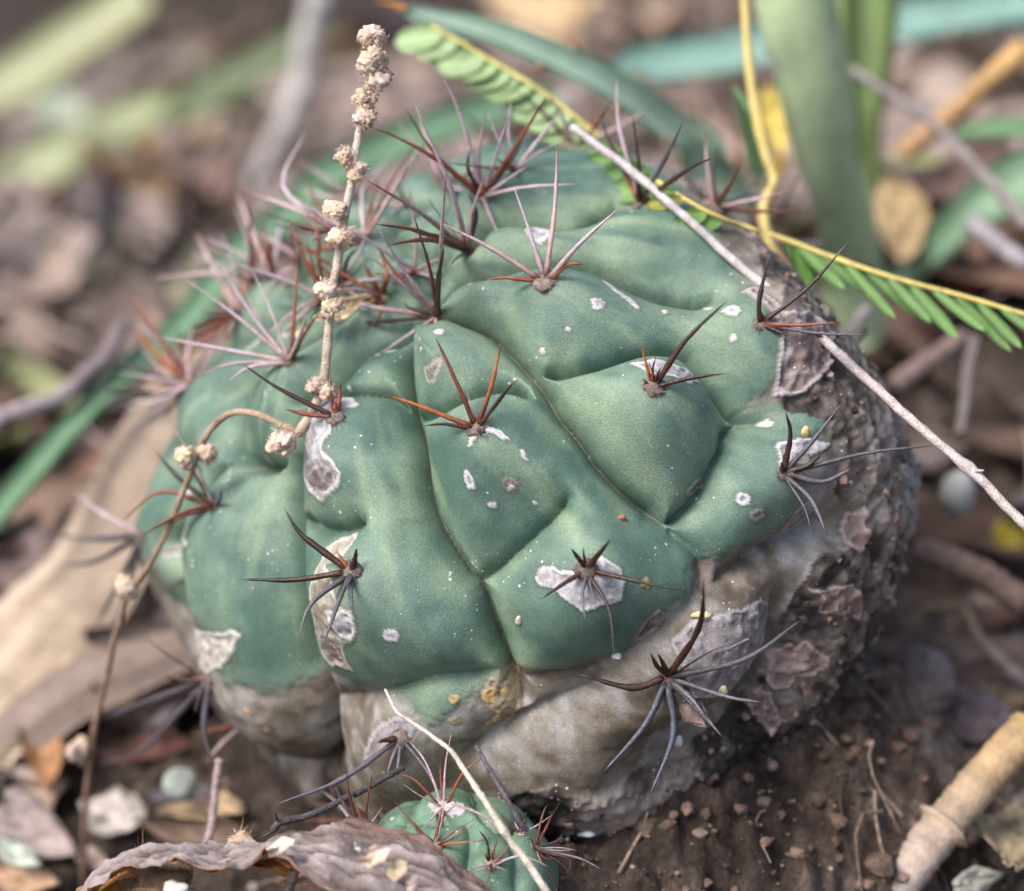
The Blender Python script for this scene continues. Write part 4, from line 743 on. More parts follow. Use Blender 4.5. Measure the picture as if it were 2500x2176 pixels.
v, f, c = tube(spl([inf[0][1], inf[0][0], inf[0][0] * 2 - inf[0][2]], 7), np.linspace(.14, .01, 7), 6, ramp([(0, (.2, .2, .1)), (.3, (.4, .17, .05)), (1, (.3, .12, .05))], np.linspace(0, 1, 7))); mesh('thorn', v, f, 'spine', c, lf)
lf, inf = strap('leaf', 'B 1600,370,69,60 1700,350,69,190 C 0,340,69.2,260 300,300,69.4,270 640,230,69.6,270 1000,180,69.8,270 1340,110,70,280 1700,50,70.3,280 2100,-10,70.6,280', 'leaf', (.14, .27, .22), (.28, .44, .39), brt, cup=.2)
ORG[lf.name] = ORG[brt.name]; thorns(inf, 1, (.2, .42, .6, .8), .35, lf); thorns(inf, -1, (.12, .3, .5, .7), .35, lf)
lf, inf = strap('leaf', 'C 760,-120,54.0,400 790,100,54.3,375 840,300,54.7,365 890,550,55.3,355 945,850,56.3,335 1000,1100,57.5,340 1040,1300,58.5,350 1060,1520,59.5,335 1085,1900,60.5,330', 'leaf', (.38, .5, .28), (.52, .62, .4), brt, cup=-.3, thick=.5)
ORG[lf.name] = ORG[brt.name]; thorns(inf, 1, (.14, .33, .55), .22, lf); thorns(inf, -1, (.2, .42), .2, lf)
lf, inf = strap('leaf', 'C 1190,-120,62,300 1180,100,62.2,300 1170,400,62.6,260 1160,650,63,190 1170,900,63.5,150 1180,1300,64,130', 'leaf', (.13, .2, .075), (.22, .3, .12), brt, cup=.3, thick=.4)
ORG[lf.name] = ORG[brt.name]; thorns(inf, -1, (.3, .5), .25, lf)
lf, inf = strap('leaf', 'C 2120,980,59.5,430 1950,1050,60,360 1800,1150,60.4,270 1650,1280,60.8,220 1500,1420,61.4,190 1300,1580,62,130', 'leaf', (.12, .23, .14), (.24, .37, .24), brt, cup=.22); ORG[lf.name] = ORG[brt.name]
lf, inf = strap('leaf', 'C 1665,765,60,12 1740,735,60,80 1850,712,60,120 1950,705,60,125 2110,700,60,130', 'leaf', (.12, .23, .11), (.22, .36, .2), brt, cup=.2); ORG[lf.name] = ORG[brt.name]
lf, inf = strap('leaf', 'C 560,20,63,20 560,-40,63,60 600,-120,63,100', 'leaf', (.05, .12, .04), (.12, .2, .09), brt); ORG[lf.name] = ORG[brt.name]
wl, inf = strap('long_green_leaf', 'D -80,1330,55,150 20,1200,55.4,150 180,1020,56,145 350,820,56.6,140 560,600,57.4,140 800,380,58.4,150 1050,170,59.6,170 A 1330,1400,61,190 1600,1200,62.4,210 1850,960,63.6,220 B 300,830,65,230 600,700,66,230 900,620,67,220 1300,540,68,190', 'leaf', (.08, .18, .09), (.2, .33, .21), None, cup=.18, ni=70)
tag(wl, 'long narrow pale green leaf running from the left edge behind the cactus crown', 'leaf')
LV = [('leaf', 'A -120,1120,100,300 150,960,100,340 420,800,100,330 650,690,100,300 880,590,100,220 980,540,100,80', (.17, .21, .085), (.29, .33, .17), 'broad sage-green blurred leaf low at the upper left'),
      ('leaf', 'A 880,660,99,50 1000,610,99,190 1200,490,99,260 1400,380,99,240 1650,230,99,200 1850,120,99,60', (.035, .07, .015), (.07, .115, .03), 'dark green blurred leaf crossing behind the grey stick'),
      ('leaf', 'A -150,560,105,260 100,420,105,340 300,280,105,330 520,140,105,320 800,-60,105,300', (.22, .25, .12), (.33, .34, .19), 'wide olive-grey blurred leaf in the upper left corner'),
      ('leaf', 'A -100,1740,93,420 150,1690,93,430 450,1620,93,380 700,1560,93,320 950,1450,93,270 1180,1390,93,100', (.11, .155, .045), (.2, .24, .095), 'olive-green blurred leaf left of the reddish spines'),
      ('leaf', 'A 160,1690,91,80 200,1560,91,240 240,1430,91,230 290,1330,91,80', (.28, .28, .15), (.36, .35, .22), 'short pale yellowish leaf upright at the left edge'),
      ('leaf', 'A 180,640,98,60 280,590,98,230 380,620,98,250 460,680,98,70', (.28, .34, .24), (.38, .42, .33), 'small rounded pale green leaf above the sage leaf')]
for i, (nm, pa, c0, c1, lb) in enumerate(LV):
    o, _ = strap(nm, pa, 'leaf', c0, c1, None, cup=.12, thick=.15); tag(o, lb, 'leaf')

# ------------------------------------------------------------------ fern-like compound leaves
def leaflet(b0, tip, w, parent, col, nn, fold=.12):
    ax = tip - b0; L = np.linalg.norm(ax); t = ax / L; lat = nrm(np.cross(t, nn)); N = np.cross(lat, t); u_ = np.linspace(0, 1, 9)
    wd = w / 2 * np.interp(u_, [0, .08, .3, .65, .85, .95, 1], [.12, .6, .95, 1, .8, .48, .06]); v_ = np.linspace(-1, 1, 5)
    g_ = b0 + t * (u_ * L)[:, None, None] + lat * (wd[:, None] * v_)[..., None] + N * ((np.abs(v_) - .5) * wd[:, None] * fold - .05 * L * np.sin(u_ * pi * .5)[:, None] ** 2)[..., None]
    c = np.array(col) * (.85 + .3 * np.exp(-(v_ / .2) ** 2))[None, :, None] * (np.ones(9))[:, None, None]
    v, f, cc = sheet(g_, .012, c); return mesh('leaflet', v, f, 'leaflet', cc, parent)
def pinna(name, path, lab, leaflets, col0, r0, r1, cat='leaf'):
    p = spl(front(spl(pathd(path), 30), .35), 60); rt = root(name, p[0], lab, cat)
    t = np.linspace(0, 1, 60); v, f, c = tube(p, np.interp(t, [0, 1], [r0, r1]), 7, np.array([.56, .46, .15]) * (.85 + .3 * rng.random((60, 1))), .06); mesh('rachis', v, f, 'stem', c, rt)
    for k, dx, dy, dz, w, cl in leaflets:
        i = min(59, max(0, int(k * 59))); b0 = p[i]; fx, fy, d = proj(b0); kz = 2500 / 2059
        tip = P(fx + dx * kz, fy + dy * kz, d + dz); nn = nrm(-FWD + np.array([.12 * rng.normal() - .15, .12 * rng.normal(), .25 + .1 * rng.normal()]))
        leaflet(b0, tip, cm(w * kz, d), rt, np.array(cl) * (.88 + .24 * rng.random()), nn)
    return rt
gr = (.17, .31, .1); gr2 = (.32, .46, .23)
lo = [(k, -88 - 24 * rng.random(), 2 + 16 * rng.random(), .25 + .3 * rng.random(), 60, gr2 if k > .35 else (.2, .38, .12)) for k in np.linspace(.25, .97, 24)]
lo += [(k, -50 + 22 * rng.random(), 44 + 14 * rng.random(), .55, 54, (.29, .44, .2)) for k in np.linspace(.24, .92, 22)]
lo += [(.2, -62, -4, -.1, 34, (.2, .36, .1)), (.17, -78, 12, -.15, 30, (.36, .38, .1)), (.13, -72, 30, -.2, 34, (.2, .37, .1)), (.1, -58, 18, -.2, 34, (.22, .38, .11)), (.14, -40, 34, -.2, 30, (.2, .37, .1))]
pinna('compound_leaf', 'Z 1525,465,47.8 1430,430,48.3 1330,370,48.8 1200,270,49.2 1090,185,49.5 1000,130,49.8 930,88,50 868,52,50.2', 'pale green fern-like leaf on a yellow midrib slanting up behind the cactus top', lo, gr2, .055, .035)
hi = [(k, 90 + 42 * rng.random(), 74 + 42 * rng.random(), -.2 - .4 * rng.random(), 21 + 6 * rng.random(), gr) for k in np.linspace(.1, 1, 14)]
hi += [(.06, 62, 88, .1, 34, gr), (.1, 30, 100, .1, 34, (.18, .36, .08))] + [(k, 66 + 20 * rng.random(), 22 + 20 * rng.random(), 1.2, 24, (.13, .26, .08)) for k in np.linspace(.15, .95, 8)]
pinna('compound_leaf', 'Z 1545,470,47.6 1600,490,47.5 1680,520,47.3 1800,560,47 1950,600,46.8 2059,632,46.6 2200,668,46.4', 'bright green fern-like leaf with drooping leaflets at the right edge', hi, gr, .06, .045)
yp = spl(pathd('Z 1496,-20,50.5 1505,120,50.4 1520,230,50.3 1537,305,50.2 1556,360,50.1 1546,385,50 1535,420,49.9 1543,478,49.8 1563,518,49.7 1578,542,49.6'), 70)
yrt = root('yellow_leaf_stalk', yp[-1], 'yellow hanging leaf stalk with a brown broken tip in front of the green leaf base', 'leaf stalk')
t = np.linspace(0, 1, 70); v, f, c = tube(yp, np.interp(t, [0, .6, .68, .95, 1], [.1, .1, .1, .13, .13]), 8, ramp([(0, (.52, .42, .14)), (.9, (.56, .44, .16)), (.97, (.35, .18, .08)), (1, (.3, .14, .08))], t), .05); mesh('stalk', v, f, 'stem', c, yrt)
v, f = ICO2; mesh('broken_tip', yp[-1] + v * .17 * (.6 + .8 * fbm(v + 3, 2, 2, 4))[:, None], f, 'stem', (.33, .16, .09), yrt)
for k in range(16):
    y0 = 225 + k * 9.5; b0 = P(*px('Z', 1522 + (y0 - 230) * .19, y0 + 20), 51); tp = P(*px('Z', 1474 + k * 2.6, y0 - 60 + k * 3.5), 51.8); leaflet(b0, tp, .26, yrt, (.17, .3, .14), nrm(-FWD + np.array([.6, 0, .2])))

DL = ['dark twig just right of the peeling scab on the cactus shoulder', 'dark twig slanting down left under the drooping leaflets', 'thin dark twig sloping down right above the cream leaf scrap', 'dark upright twig behind the cream leaf scrap', 'short dark twig touching the lower corner of the peeling scab', 'grey-dark twig ending beside the rust leaf scrap', 'uppermost thin dark twig in the tangle, under the long grey twig']
for a_, b_, d1, d2, r_ in [('G 830,330', 'G 1010,560', 47.6, 47.9, 9), ('G 1180,240', 'G 930,600', 48.4, 47.6, 8), ('G 900,420', 'G 1180,700', 47.8, 48.6, 7), ('G 1090,330', 'G 1060,820', 48.2, 47.2, 10), ('G 820,520', 'G 960,800', 47.4, 46.9, 8), ('G 1300,560', 'G 1120,790', 49, 48, 8), ('G 760,330', 'G 1120,470', 47.2, 48.4, 7)]:
    a = P(*T(a_)[0][:2], d1); b = P(*T(b_)[0][:2], d2)
    twig('twig', [a, (a + b) / 2 + rng.normal(size=3) * .12, b], cm(r_, 47) * .8, cm(r_, 47) * .45, (.07, .055, .05), (.14, .115, .12), DL.pop(0), 'twig', group='thin dark twigs tangled at the right of the cactus', n=24)
# ------------------------------------------------------------------ dead leaves, litter and crumbs
def gsurf(x, y):
    i = np.clip(np.searchsorted(gx, x), 0, n_g - 1); j = np.clip(np.searchsorted(gy, y), 0, n_g - 1); return Zg[i, j]
n_g = len(gx)
def leaf_grid(L, Wd, curl=.3, fold=.2, twist=.2, ni=10, nj=7, seed=0, shape=.75, ragged=.3):
    r = np.random.default_rng(seed); u_ = np.linspace(0, 1, ni)[:, None]; v_ = np.linspace(-1, 1, nj)[None]
    shape = shape * r.uniform(.75, 1.35); ed = fbm(np.stack([u_ * 3 + 0 * v_, np.sign(v_) * 2 + 0 * u_ + seed % 37, 0 * u_ * v_], -1), 1.6, 3, seed % 71)
    wd = Wd / 2 * (np.sin(pi * np.clip(u_, .02, .985) ** shape) ** r.uniform(.75, 1.3)) * (1 + ragged * 2 * (ed - .5))
    x = (u_ - .5) * L + 0 * v_ + .04 * L * (ed - .5); y = wd * v_ + r.uniform(-.12, .12) * L * ((u_ - .5) ** 2) * 4; ph_ = r.random(3) * 6
    cr = fbm(np.stack([u_ * 4 + 0 * v_, v_ * 2.5 + 0 * u_ + seed % 23, 0 * u_ * v_], -1), 1.3, 3, seed % 83) - .5
    z = curl * L * ((u_ - .5) ** 2 * 1.3) + fold * wd * (np.abs(v_) ** 1.3) + .05 * L * np.sin(u_ * 5 + ph_[0]) * v_ + twist * y * (u_ - .5) * 2 + .12 * L * cr
    return np.stack([x, y, z], -1), u_, v_
def leaf_cols(c, u_, v_, seed, vein=1.2):
    nn = fbm(np.stack([u_ * 3 + 0 * v_, v_ * 1.5 + 0 * u_, 0 * u_ * v_ + seed % 50], -1), 2, 3, seed % 90)
    sp = fbm(np.stack([u_ * 5 + 0 * v_, v_ * 3 + 0 * u_, 0 * u_ * v_ + seed % 41], -1), 2.2, 2, seed % 77)
    k = .62 + .75 * nn + .25 * (vein - 1) * 4 * np.exp(-(v_ / .1) ** 2) + .1 * np.sin(u_ * 34 + np.abs(v_) * 9) * (vein > 1)
    k = k * (1 - .55 * np.clip((sp - .58) * 8, 0, 1)); return np.asarray(c) * k[..., None]
def gleaf(name, s, w, col, label, lift=.5, cat='leaf', curl=.25, fold=.25, up=.55, seed=None, vein=1.2, depth=None, group=None, shape=.75, ni=20, nj=13):
    """a dead leaf between two photo positions, resting at a height above the ground"""
    global LS
    LS += 1; seed = seed or LS
    a, b = T(s); A_, B_ = (ghit(*a[:2], lift), ghit(*b[:2], lift)) if depth is None else (P(*a[:2], depth[0]), P(*b[:2], depth[1]))
    L = np.linalg.norm(B_ - A_); t = (B_ - A_) / L; nn = nrm(-FWD * up + np.array([0, 0, 1 - up]) + rng.normal(size=3) * .1)
    lat = nrm(np.cross(nn, t)); nn = np.cross(t, lat); d = ((A_ + B_) / 2 - CAM) @ FWD; g_, u_, v_ = leaf_grid(L, cm(w / k9, d), curl, fold, .2, ni, nj, seed, shape)
    g_ = (A_ + B_) / 2 + g_[..., :1] * t + g_[..., 1:2] * lat + g_[..., 2:] * nn
    v, f, c = sheet(g_, .05, leaf_cols(col, u_, v_, seed, vein)); o = mesh(name, v, f, 'dry', c); return tag(o, label, cat, group)
LS = 100
# broad dead blades on the left
for pa, c0, c1, lb in [('H -400,1050,56,720 0,640,56.4,700 250,330,56.8,640 520,20,57.4,560 D 760,1080,58,480 900,800,58.8,420 1040,560,60,330 1200,380,61,200', (.2, .14, .1), (.56, .46, .36), 'broad pale tan dead blade lying diagonally left of the cactus'),
                       ('H -200,1180,54,260 100,900,54.2,330 400,680,54.4,330 700,540,54.6,300 1000,430,54.8,250 1250,380,55,150', (.1, .075, .062), (.28, .22, .19), 'grey-brown dead blade lying under the broad tan one')]:
    o, _ = strap('dead_strap_leaf', pa, 'dry', c0, c1, None, cup=-.12, ni=60, nj=17, thick=.1, wavy=.4); tag(o, lb, 'dead leaf')
# curled dead leaf in the foreground
stn = [('K 140,1160', 'K 180,1200', 42.4, 41.8), ('K 300,990', 'K 290,1090', 42.4, 41.7), ('K 470,880', 'K 420,1000', 42.4, 41.6), ('K 800,780', 'K 640,905', 42.5, 41.4), ('K 1100,755', 'K 900,880', 42.5, 41.3), ('K 1400,745', 'K 1160,935', 42.5, 41.2),
       ('K 1700,710', 'K 1420,930', 42.4, 41.1), ('K 1950,650', 'K 1640,880', 42.4, 41.1), ('L 330,462', 'L 20,610', 42.4, 41.0), ('L 520,410', 'L 190,710', 42.3, 40.8), ('L 740,425', 'L 420,860', 42.2, 40.6), ('L 960,500', 'L 640,960', 42.1, 40.4), ('L 1120,590', 'L 860,1010', 41.9, 40.4), ('L 1260,715', 'L 1090,1020', 41.8, 40.5), ('L 1430,840', 'L 1320,1040', 41.7, 40.7)]
tp = spl([P(*T(a)[0][:2], d) for a, b, d, e in stn], 90); bt = spl([P(*T(b)[0][:2], e) for a, b, d, e in stn], 90)
v_ = np.linspace(0, 1, 26); g_ = tp[:, None] * (1 - v_)[None, :, None] + bt[:, None] * v_[None, :, None]
lat = bt - tp; N = nrm(np.cross(np.gradient(tp, axis=0), lat)); N = N * np.sign(-(N @ FWD))[:, None]; wl_ = np.linalg.norm(lat, axis=1)
g_ = g_ + N[:, None] * (wl_[:, None] * .07 * np.sin(v_ * pi))[..., None]
uu_ = np.linspace(0, 1, 90)
wr = fbm(np.stack([uu_[:, None] * 9 + 0 * v_, v_[None] * 5 + uu_[:, None] * 4, 0 * uu_[:, None] * v_], -1), 1.6, 3, 8)
wr2 = fbm(np.stack([uu_[:, None] * 5 + 0 * v_, v_[None] * 22 + uu_[:, None] * 14, 0 * uu_[:, None] * v_], -1), 1, 3, 18)
g_ = g_ + N[:, None] * ((wr - .5) * .4 + (wr2 - .5) * .34)[..., None]
g_[:, 0] += (fbm(tp, 1.4, 2, 4) - .5)[:, None] * np.array([0, 0, .25]); g_[:, -1] += (fbm(bt, 1.4, 3, 6) - .5)[:, None] * np.array([0, 0, .35])
lc = ramp([(0, (.03, .02, .018)), (.36, (.075, .052, .048)), (.5, (.17, .135, .13)), (.62, (.27, .23, .23)), (1, (.4, .355, .365))], wr2 * .75 + wr * .25 + .08 * (v_[None] - .5))
topb = sm(.28, .1, v_)[None] * sm(.42, .55, uu_)[:, None]; lc = lc + topb[..., None] * (np.array([.17, .11, .09]) - lc) * .7
v, f, c = sheet(g_, .035, np.array([.34, .15, .05]), lc)
flt = root('curled_dead_leaf', g_[45, 13], 'large curled grey-brown dead leaf in the bottom foreground with orange underside', 'dead leaf')
mesh('blade', v, f, 'dry', c, flt)
def flap(name, pts, d, col, parent, mat='dry', cnt=.25, seed=3):
    """irregular lobed piece outlined by photo measurements"""
    q_ = np.array([P(a, b, d + .12 * ((i * 7) % 3)) for i, (a, b) in enumerate([t_[:2] for t_ in T(pts)])]); ct = q_.mean(0); m_ = len(q_); L = []
    for k in (0, .25, .5, .75, 1.0): L.append(ct + (q_ - ct) * k + FWD * (cnt * (k * k - 1)) + (fbm(ct + (q_ - ct) * k, 2.5, 2, seed) - .5)[:, None] * .2)
    g_ = np.array(L); g_ = np.concatenate([g_, g_[:, :1]], 1); cc = np.array(col) * (.6 + .8 * fbm(g_, 3, 3, seed))[..., None]
    v, f, c = sheet(g_, .03, cc); return mesh(name, v, f, mat, c, parent)
flap('underside_fold', 'K 250,1119 330,1030 450,950 560,905 760,885 920,910 1080,945 1060,1000 900,990 700,1000 560,1020 500,1119 380,1160', 42.6, (.4, .17, .045), flt)
flap('underside_fold', 'K 1580,890 1650,840 1780,830 1860,880 1920,960 1890,985 1800,930 1700,920', 41.8, (.4, .17, .04), flt, seed=5)
flap('lichen_patch', 'L 10,560 90,515 170,525 150,565 80,610 30,610', 40.75, (.72, .62, .5), flt, cnt=.1, seed=6)
flap('lichen_patch', 'L 770,660 820,625 890,650 890,700 830,750 770,720', 39.9, (.62, .5, .35), flt, cnt=.08, seed=7)
flap('lichen_patch', 'L 620,610 680,575 760,600 740,650 660,670 610,650', 40.15, (.62, .48, .36), flt, cnt=.08, seed=8)
flap('lichen_patch', 'L 660,545 690,520 720,540 690,565', 40.5, (.7, .5, .36), flt, cnt=.05, seed=9)
flap('lichen_patch', 'L 545,545 580,540 600,575 580,600 555,580', 40.7, (.65, .68, .66), flt, cnt=.05, seed=9)
flap('lichen_patch', 'L 880,780 930,740 960,770 920,830 890,820', 39.8, (.55, .45, .38), flt, cnt=.06, seed=9)
flap('lichen_patch', 'K 1330,850 1380,835 1440,840 1400,865 1340,870', 40.9, (.7, .62, .55), flt, cnt=.05, seed=10)
def lump(name, at_, d, r, col, label, cat, mat='fuzz', sq=(1, 1, 1), seed=1, rough_=.9, hair=0):
    c_ = P(*T(at_)[0][:2], d); v, f = ico(4) if r > .5 else ICO2
    k = 1 + (fbm(v + seed, 1.5, 4, seed) - .5) * rough_; vv = c_ + v * r * k[:, None] * np.array(sq); mb = MB()
    mb.add(vv, f, np.array(col) * (.35 + 1.3 * fbm(v + seed, 2.2, 4, seed + 1))[:, None])
    for _ in range(hair):
        dd = nrm(rng.normal(size=3)); b0 = c_ + dd * r * .9; e = b0 + (dd + rng.normal(size=3)) * r * .4; w = nrm(np.cross(dd, rng.normal(size=3))) * .012; mb.add([b0 - w, b0 + w, e], [(0, 1, 2)], np.array(col) * 1.2)
    return tag(mb.out(name, mat), label, cat)
lump('seed_pod', 'K 790,1090', 42.5, cm(270 / 3.43, 41.3), (.23, .15, .1), 'lumpy brown dried seed pod tucked under the curled dead leaf', 'seed pod', sq=(1.15, 1, .62), seed=4, rough_=1.2, hair=120)
lump('lichen_crumb', 'K 950,1095', 41.2, cm(80 / 3.43, 40), (.5, .5, .45), 'whitish lichen crumb lying on the brown seed pod', 'crumb', sq=(1.3, 1, .5), seed=9, rough_=1.4)
lump('flower_crumb', 'K 1500,690', 42.4, cm(95 / 3.43, 41.2), (.42, .31, .22), 'ragged tan crumb standing on the upper rim of the curled dead leaf', 'crumb', sq=(1, 1, .8), seed=12, rough_=1.6, hair=60)
# dead leaves one can tell apart
GL = [('H 490,1350 870,1400', 300, (.42, .38, .35), 'pale grey-white dead leaf standing on edge below the tan blades', .8), ('H 40,1330 460,1620', 330, (.3, .25, .24), 'grey-brown curled dead leaf left of the pale grey-white one', .5),
      ('H 210,880 330,1260', 200, (.3, .16, .08), 'orange-brown curled leaf behind the dry flower stalk foot', .8), ('H -40,1130 180,900', 90, (.56, .47, .34), 'cream edge of a folded leaf at the left border', .9),
      ('H 640,1060 1080,930', 190, (.12, .055, .045), 'dark reddish dead leaf in shade left of the cactus base', .3), ('H 960,1340 1420,1300', 190, (.42, .31, .2), 'tan dead leaf lying left of the mauve twig', .7),
      ('H 900,1450 1500,1530', 230, (.13, .09, .07), 'dark brown dead leaf under the tan leaf', .4), ('H 860,1230 1290,1230', 110, (.17, .15, .17), 'slate-grey dead leaf strip behind the tan leaf', .6),
      ('H -60,1690 350,1770', 200, (.44, .3, .2), 'orange-tan dead leaf in the bottom left corner', .6), ('H -40,1500 260,1650', 120, (.38, .42, .36), 'pale greenish curled leaf at the bottom left', 1.2), ('H 440,1560 620,1650', 120, (.33, .26, .23), 'pinkish grey leaf scrap beside the flower stalk foot', .4),
      ('A 760,1190 1010,1020', 240, (.55, .33, .13), 'orange blurred dead leaf at upper left behind the cactus', .6), ('A 930,860 1180,740', 190, (.6, .42, .22), 'bright tan blurred leaf just above the orange one', .8), ('A 930,1230 1330,1040', 210, (.5, .33, .26), 'pink-tan blurred dead leaf right of the orange one', .8),
      ('A 530,1330 850,1050', 210, (.27, .22, .24), 'mauve-grey blurred leaf left of the orange one', .5), ('A 330,1200 560,1050', 260, (.14, .06, .05), 'dark maroon blurred leaf in the left middle', .2), ('A 380,460 800,360', 200, (.47, .36, .3), 'pinkish tan blurred leaf under the olive leaf', .6), ('A 830,330 1060,200', 180, (.42, .34, .33), 'greyish pink blurred leaf near the top left', .6),
      ('A 1000,330 1500,200', 150, (.5, .35, .26), 'salmon blurred leaf beside the thick grey stick', .6), ('A 420,600 640,480', 190, (.07, .045, .035), 'very dark blurred leaf above the sage leaf', .2), ('A 1160,860 1460,780', 160, (.42, .36, .28), 'grey-tan blurred leaf left of the thick grey stick', .6), ('A 1800,330 1990,200', 160, (.5, .35, .15), 'ochre blurred leaf right of the thick grey stick', .5),
      ('A 1750,700 2000,560', 260, (.13, .1, .1), 'dark purple-brown leaf behind the flower stalk', .3), ('B 300,330 700,180', 300, (.24, .21, .24), 'slate-mauve leaf behind the tip of the flower stalk', .5), ('B 1000,50 1500,20', 170, (.27, .22, .23), 'mauve-brown leaf at the top behind the thorny blade', .5), ('B 1300,200 2000,-60', 170, (.55, .4, .24), 'sandy tan dead blade at the top behind the blue-green leaf', .7), ('B 1700,150 2050,60', 170, (.52, .38, .3), 'pinkish beige dead leaf at the top centre', .8),
      ('C 60,120 450,20', 220, (.42, .31, .24), 'tan leaf behind the yellow stalk at the top', .6), ('C 1340,560 1850,300', 330, (.3, .22, .17), 'brown-grey dead leaf right of the upright leaf bases', .8), ('C 1350,330 1800,270', 90, (.12, .1, .1), 'dark leaf edge under the horizontal blue-green blade', .4),
      ('C 1700,1480 1740,1680', 130, (.4, .1, .05), 'small rust-red leaf at the right above the leaflets', .5), ('C 1780,850 1930,800', 100, (.25, .08, .06), 'small dark red leaf beside the grey twig', .5), ('C 250,600 560,980', 170, (.45, .33, .27), 'pinkish beige leaf left of the yellow leaf stalk', .5), ('C 150,930 500,1150', 220, (.4, .29, .23), 'beige leaf behind the cactus shoulder', .4),
      ('J 1790,660 2070,730', 110, (.45, .32, .17), 'small ochre leaf above the tan cane', .5), ('J 1860,1640 2140,1250', 380, (.36, .29, .18), 'yellowish tan dead leaf in the bottom right corner', 1.2), ('J 1640,1770 1900,1690', 160, (.42, .42, .36), 'pale greenish grey leaf scrap at the bottom right', .6), ('G 1500,960 1700,1080', 120, (.33, .2, .12), 'small orange-brown leaf right of the grey twig', .4),
      ('B 900,880 1250,780', 170, (.4, .31, .25), 'beige dead leaf behind the top of the cactus', .6), ('G 1560,1240 1900,1330', 170, (.12, .075, .06), 'dark brown leaf in the shade below the grey twig', .2), ('J 1400,520 1660,600', 130, (.16, .14, .14), 'dark grey leaf on the soil left of the ochre leaf', .4)]
for i_, (s_, w_, c_, lb, lf_) in enumerate(GL): gleaf('dead_leaf', s_, w_, c_, lb, lf_, 'dead leaf', curl=.25 + .5 * (i_ < 12) * rng.random(), fold=.25 + .45 * (i_ < 12))
gleaf('yellow_leaf', 'C 640,500 700,900', 170, (.6, .47, .12), 'yellow withered leaf behind the yellow stalk at upper right', cat='leaf', depth=(61, 60.4), up=.9)
gleaf('yellow_leaf', 'C 540,960 760,900', 120, (.5, .33, .05), 'small ochre-yellow leaf at the foot of the yellow withered one', cat='leaf', depth=(61, 60.8), up=.9)
gleaf('dead_leaf', 'C 1330,1000 1380,1480', 330, (.47, .35, .19), 'tan papery dead leaf at the foot of the upright leaf bases', cat='dead leaf', depth=(61.5, 61), up=.8)
gleaf('yellow_leaf', 'G 1900,1330 2060,1520', 180, (.26, .21, .03), 'yellow-green leaf lying at the right edge in shade', .5, 'leaf')
gleaf('petal_scrap', 'G 1000,770 975,1010', 120, (.62, .54, .3), 'cream-yellow leaf scrap caught beside the dark spines right of the cactus', cat='leaf scrap', depth=(46.6, 46.2), up=.9, ni=9, nj=5)
gleaf('petal_scrap', 'G 1040,760 1085,900', 60, (.24, .06, .02), 'dark rust leaf scrap behind the cream one', cat='leaf scrap', depth=(46.9, 46.6), up=.9, ni=9, nj=5)
for s_, d_, w_, c_, lb in [('Q 1440,1330 1880,1130', (45.6, 45.9), 170, (.62, .47, .28), 'cream leaf flake lodged in the sunken crown of the cactus'), ('Q 1270,1450 1390,1310', (46.1, 46.1), 60, (.58, .48, .3), 'small cream leaf flake on a rib left of the flower stalk')]:
    gleaf('leaf_flake', s_, w_ * .67, c_, lb, cat='leaf scrap', depth=d_, up=.9, ni=9, nj=5)
gleaf('dead_leaflet', 'N 640,1080 885,1310', 110, (.17, .12, .11), 'brown dead leaflet hanging on the lowest spines of the cactus', cat='leaf scrap', depth=(43.2, 43.1), up=.9, ni=9, nj=5)
gleaf('dead_leaflet', 'N 600,740 870,1200', 80, (.13, .1, .1), 'narrow dark leaflet behind the hanging brown one', cat='leaf scrap', depth=(43.4, 43.3), up=.9, ni=9, nj=5)
lump('pebble', 'H 1010,1170', 50.5, .42, (.3, .33, .3), 'pale grey-green pebble in shade left of the cactus base', 'pebble', 'stone', (1, 1, .75), 5, .35)
lump('soil_clod', 'J 1480,620', 50.4, .85, (.17, .14, .135), 'grey lumpy clod on the soil at the lower right', 'clod', 'soil', (1, 1, .7), 6, .9)
lump('soil_clod', 'J 1760,800', 51, .8, (.12, .095, .1), 'darker clod on the soil between the grey clod and the cane', 'clod', 'soil', (1.1, 1, .6), 8, .9)
lump('pebble', 'J 1190,1590', 48, .42, (.42, .27, .22), 'small pinkish pebble on the soil at the bottom', 'pebble', 'stone', (1.2, 1, .7), 9, .4)
lump('pebble', 'G 1690,1160', 53, .5, (.3, .31, .3), 'pale rounded pebble in shade right of the grey twig', 'pebble', 'stone', (.8, 1, 1.2), 10, .3)
def on_body(name, at_, r, col, label, cat, sq=(1, 1, .6), mat='stone', seed=3):
    p_, nn, d = B.surf(*T(at_)[0][:2]); v, f = ICO1 if r < .1 else ICO2
    k = 1 + (fbm(v + seed, 2, 2, seed) - .5) * .9; o = mesh(name, p_ + nn * r * .3 + v * r * k[:, None] * np.array(sq), f, mat, np.array(col) * np.ones((len(v), 3))); return tag(o, label, cat)
on_body('plaster_crumb', 'I 1612,468', .1, (.75, .72, .68), 'white crumb lodged in the fold below the lower middle spines', 'crumb')
on_body('bud_scale', 'E 1640,1275', .085, (.34, .13, .09), 'tiny reddish bud scale lying on the middle rib', 'crumb', (1.3, .6, .8))
on_body('pale_fleck', 'I 1450,1465', .13, (.6, .62, .68), 'small bluish white fleck on dark soil near the cactus foot', 'fleck', (1.4, .5, .4))
on_body('pale_fleck', 'I 1065,280', .1, (.6, .58, .45), 'thin cream splinter on the green rib above the tan zone', 'fleck', (.6, .3, 1.2))
on_body('pale_fleck', 'J 385,660', .12, (.6, .55, .35), 'curved cream splinter beside the lowest spines', 'fleck', (.8, .5, 1.0))
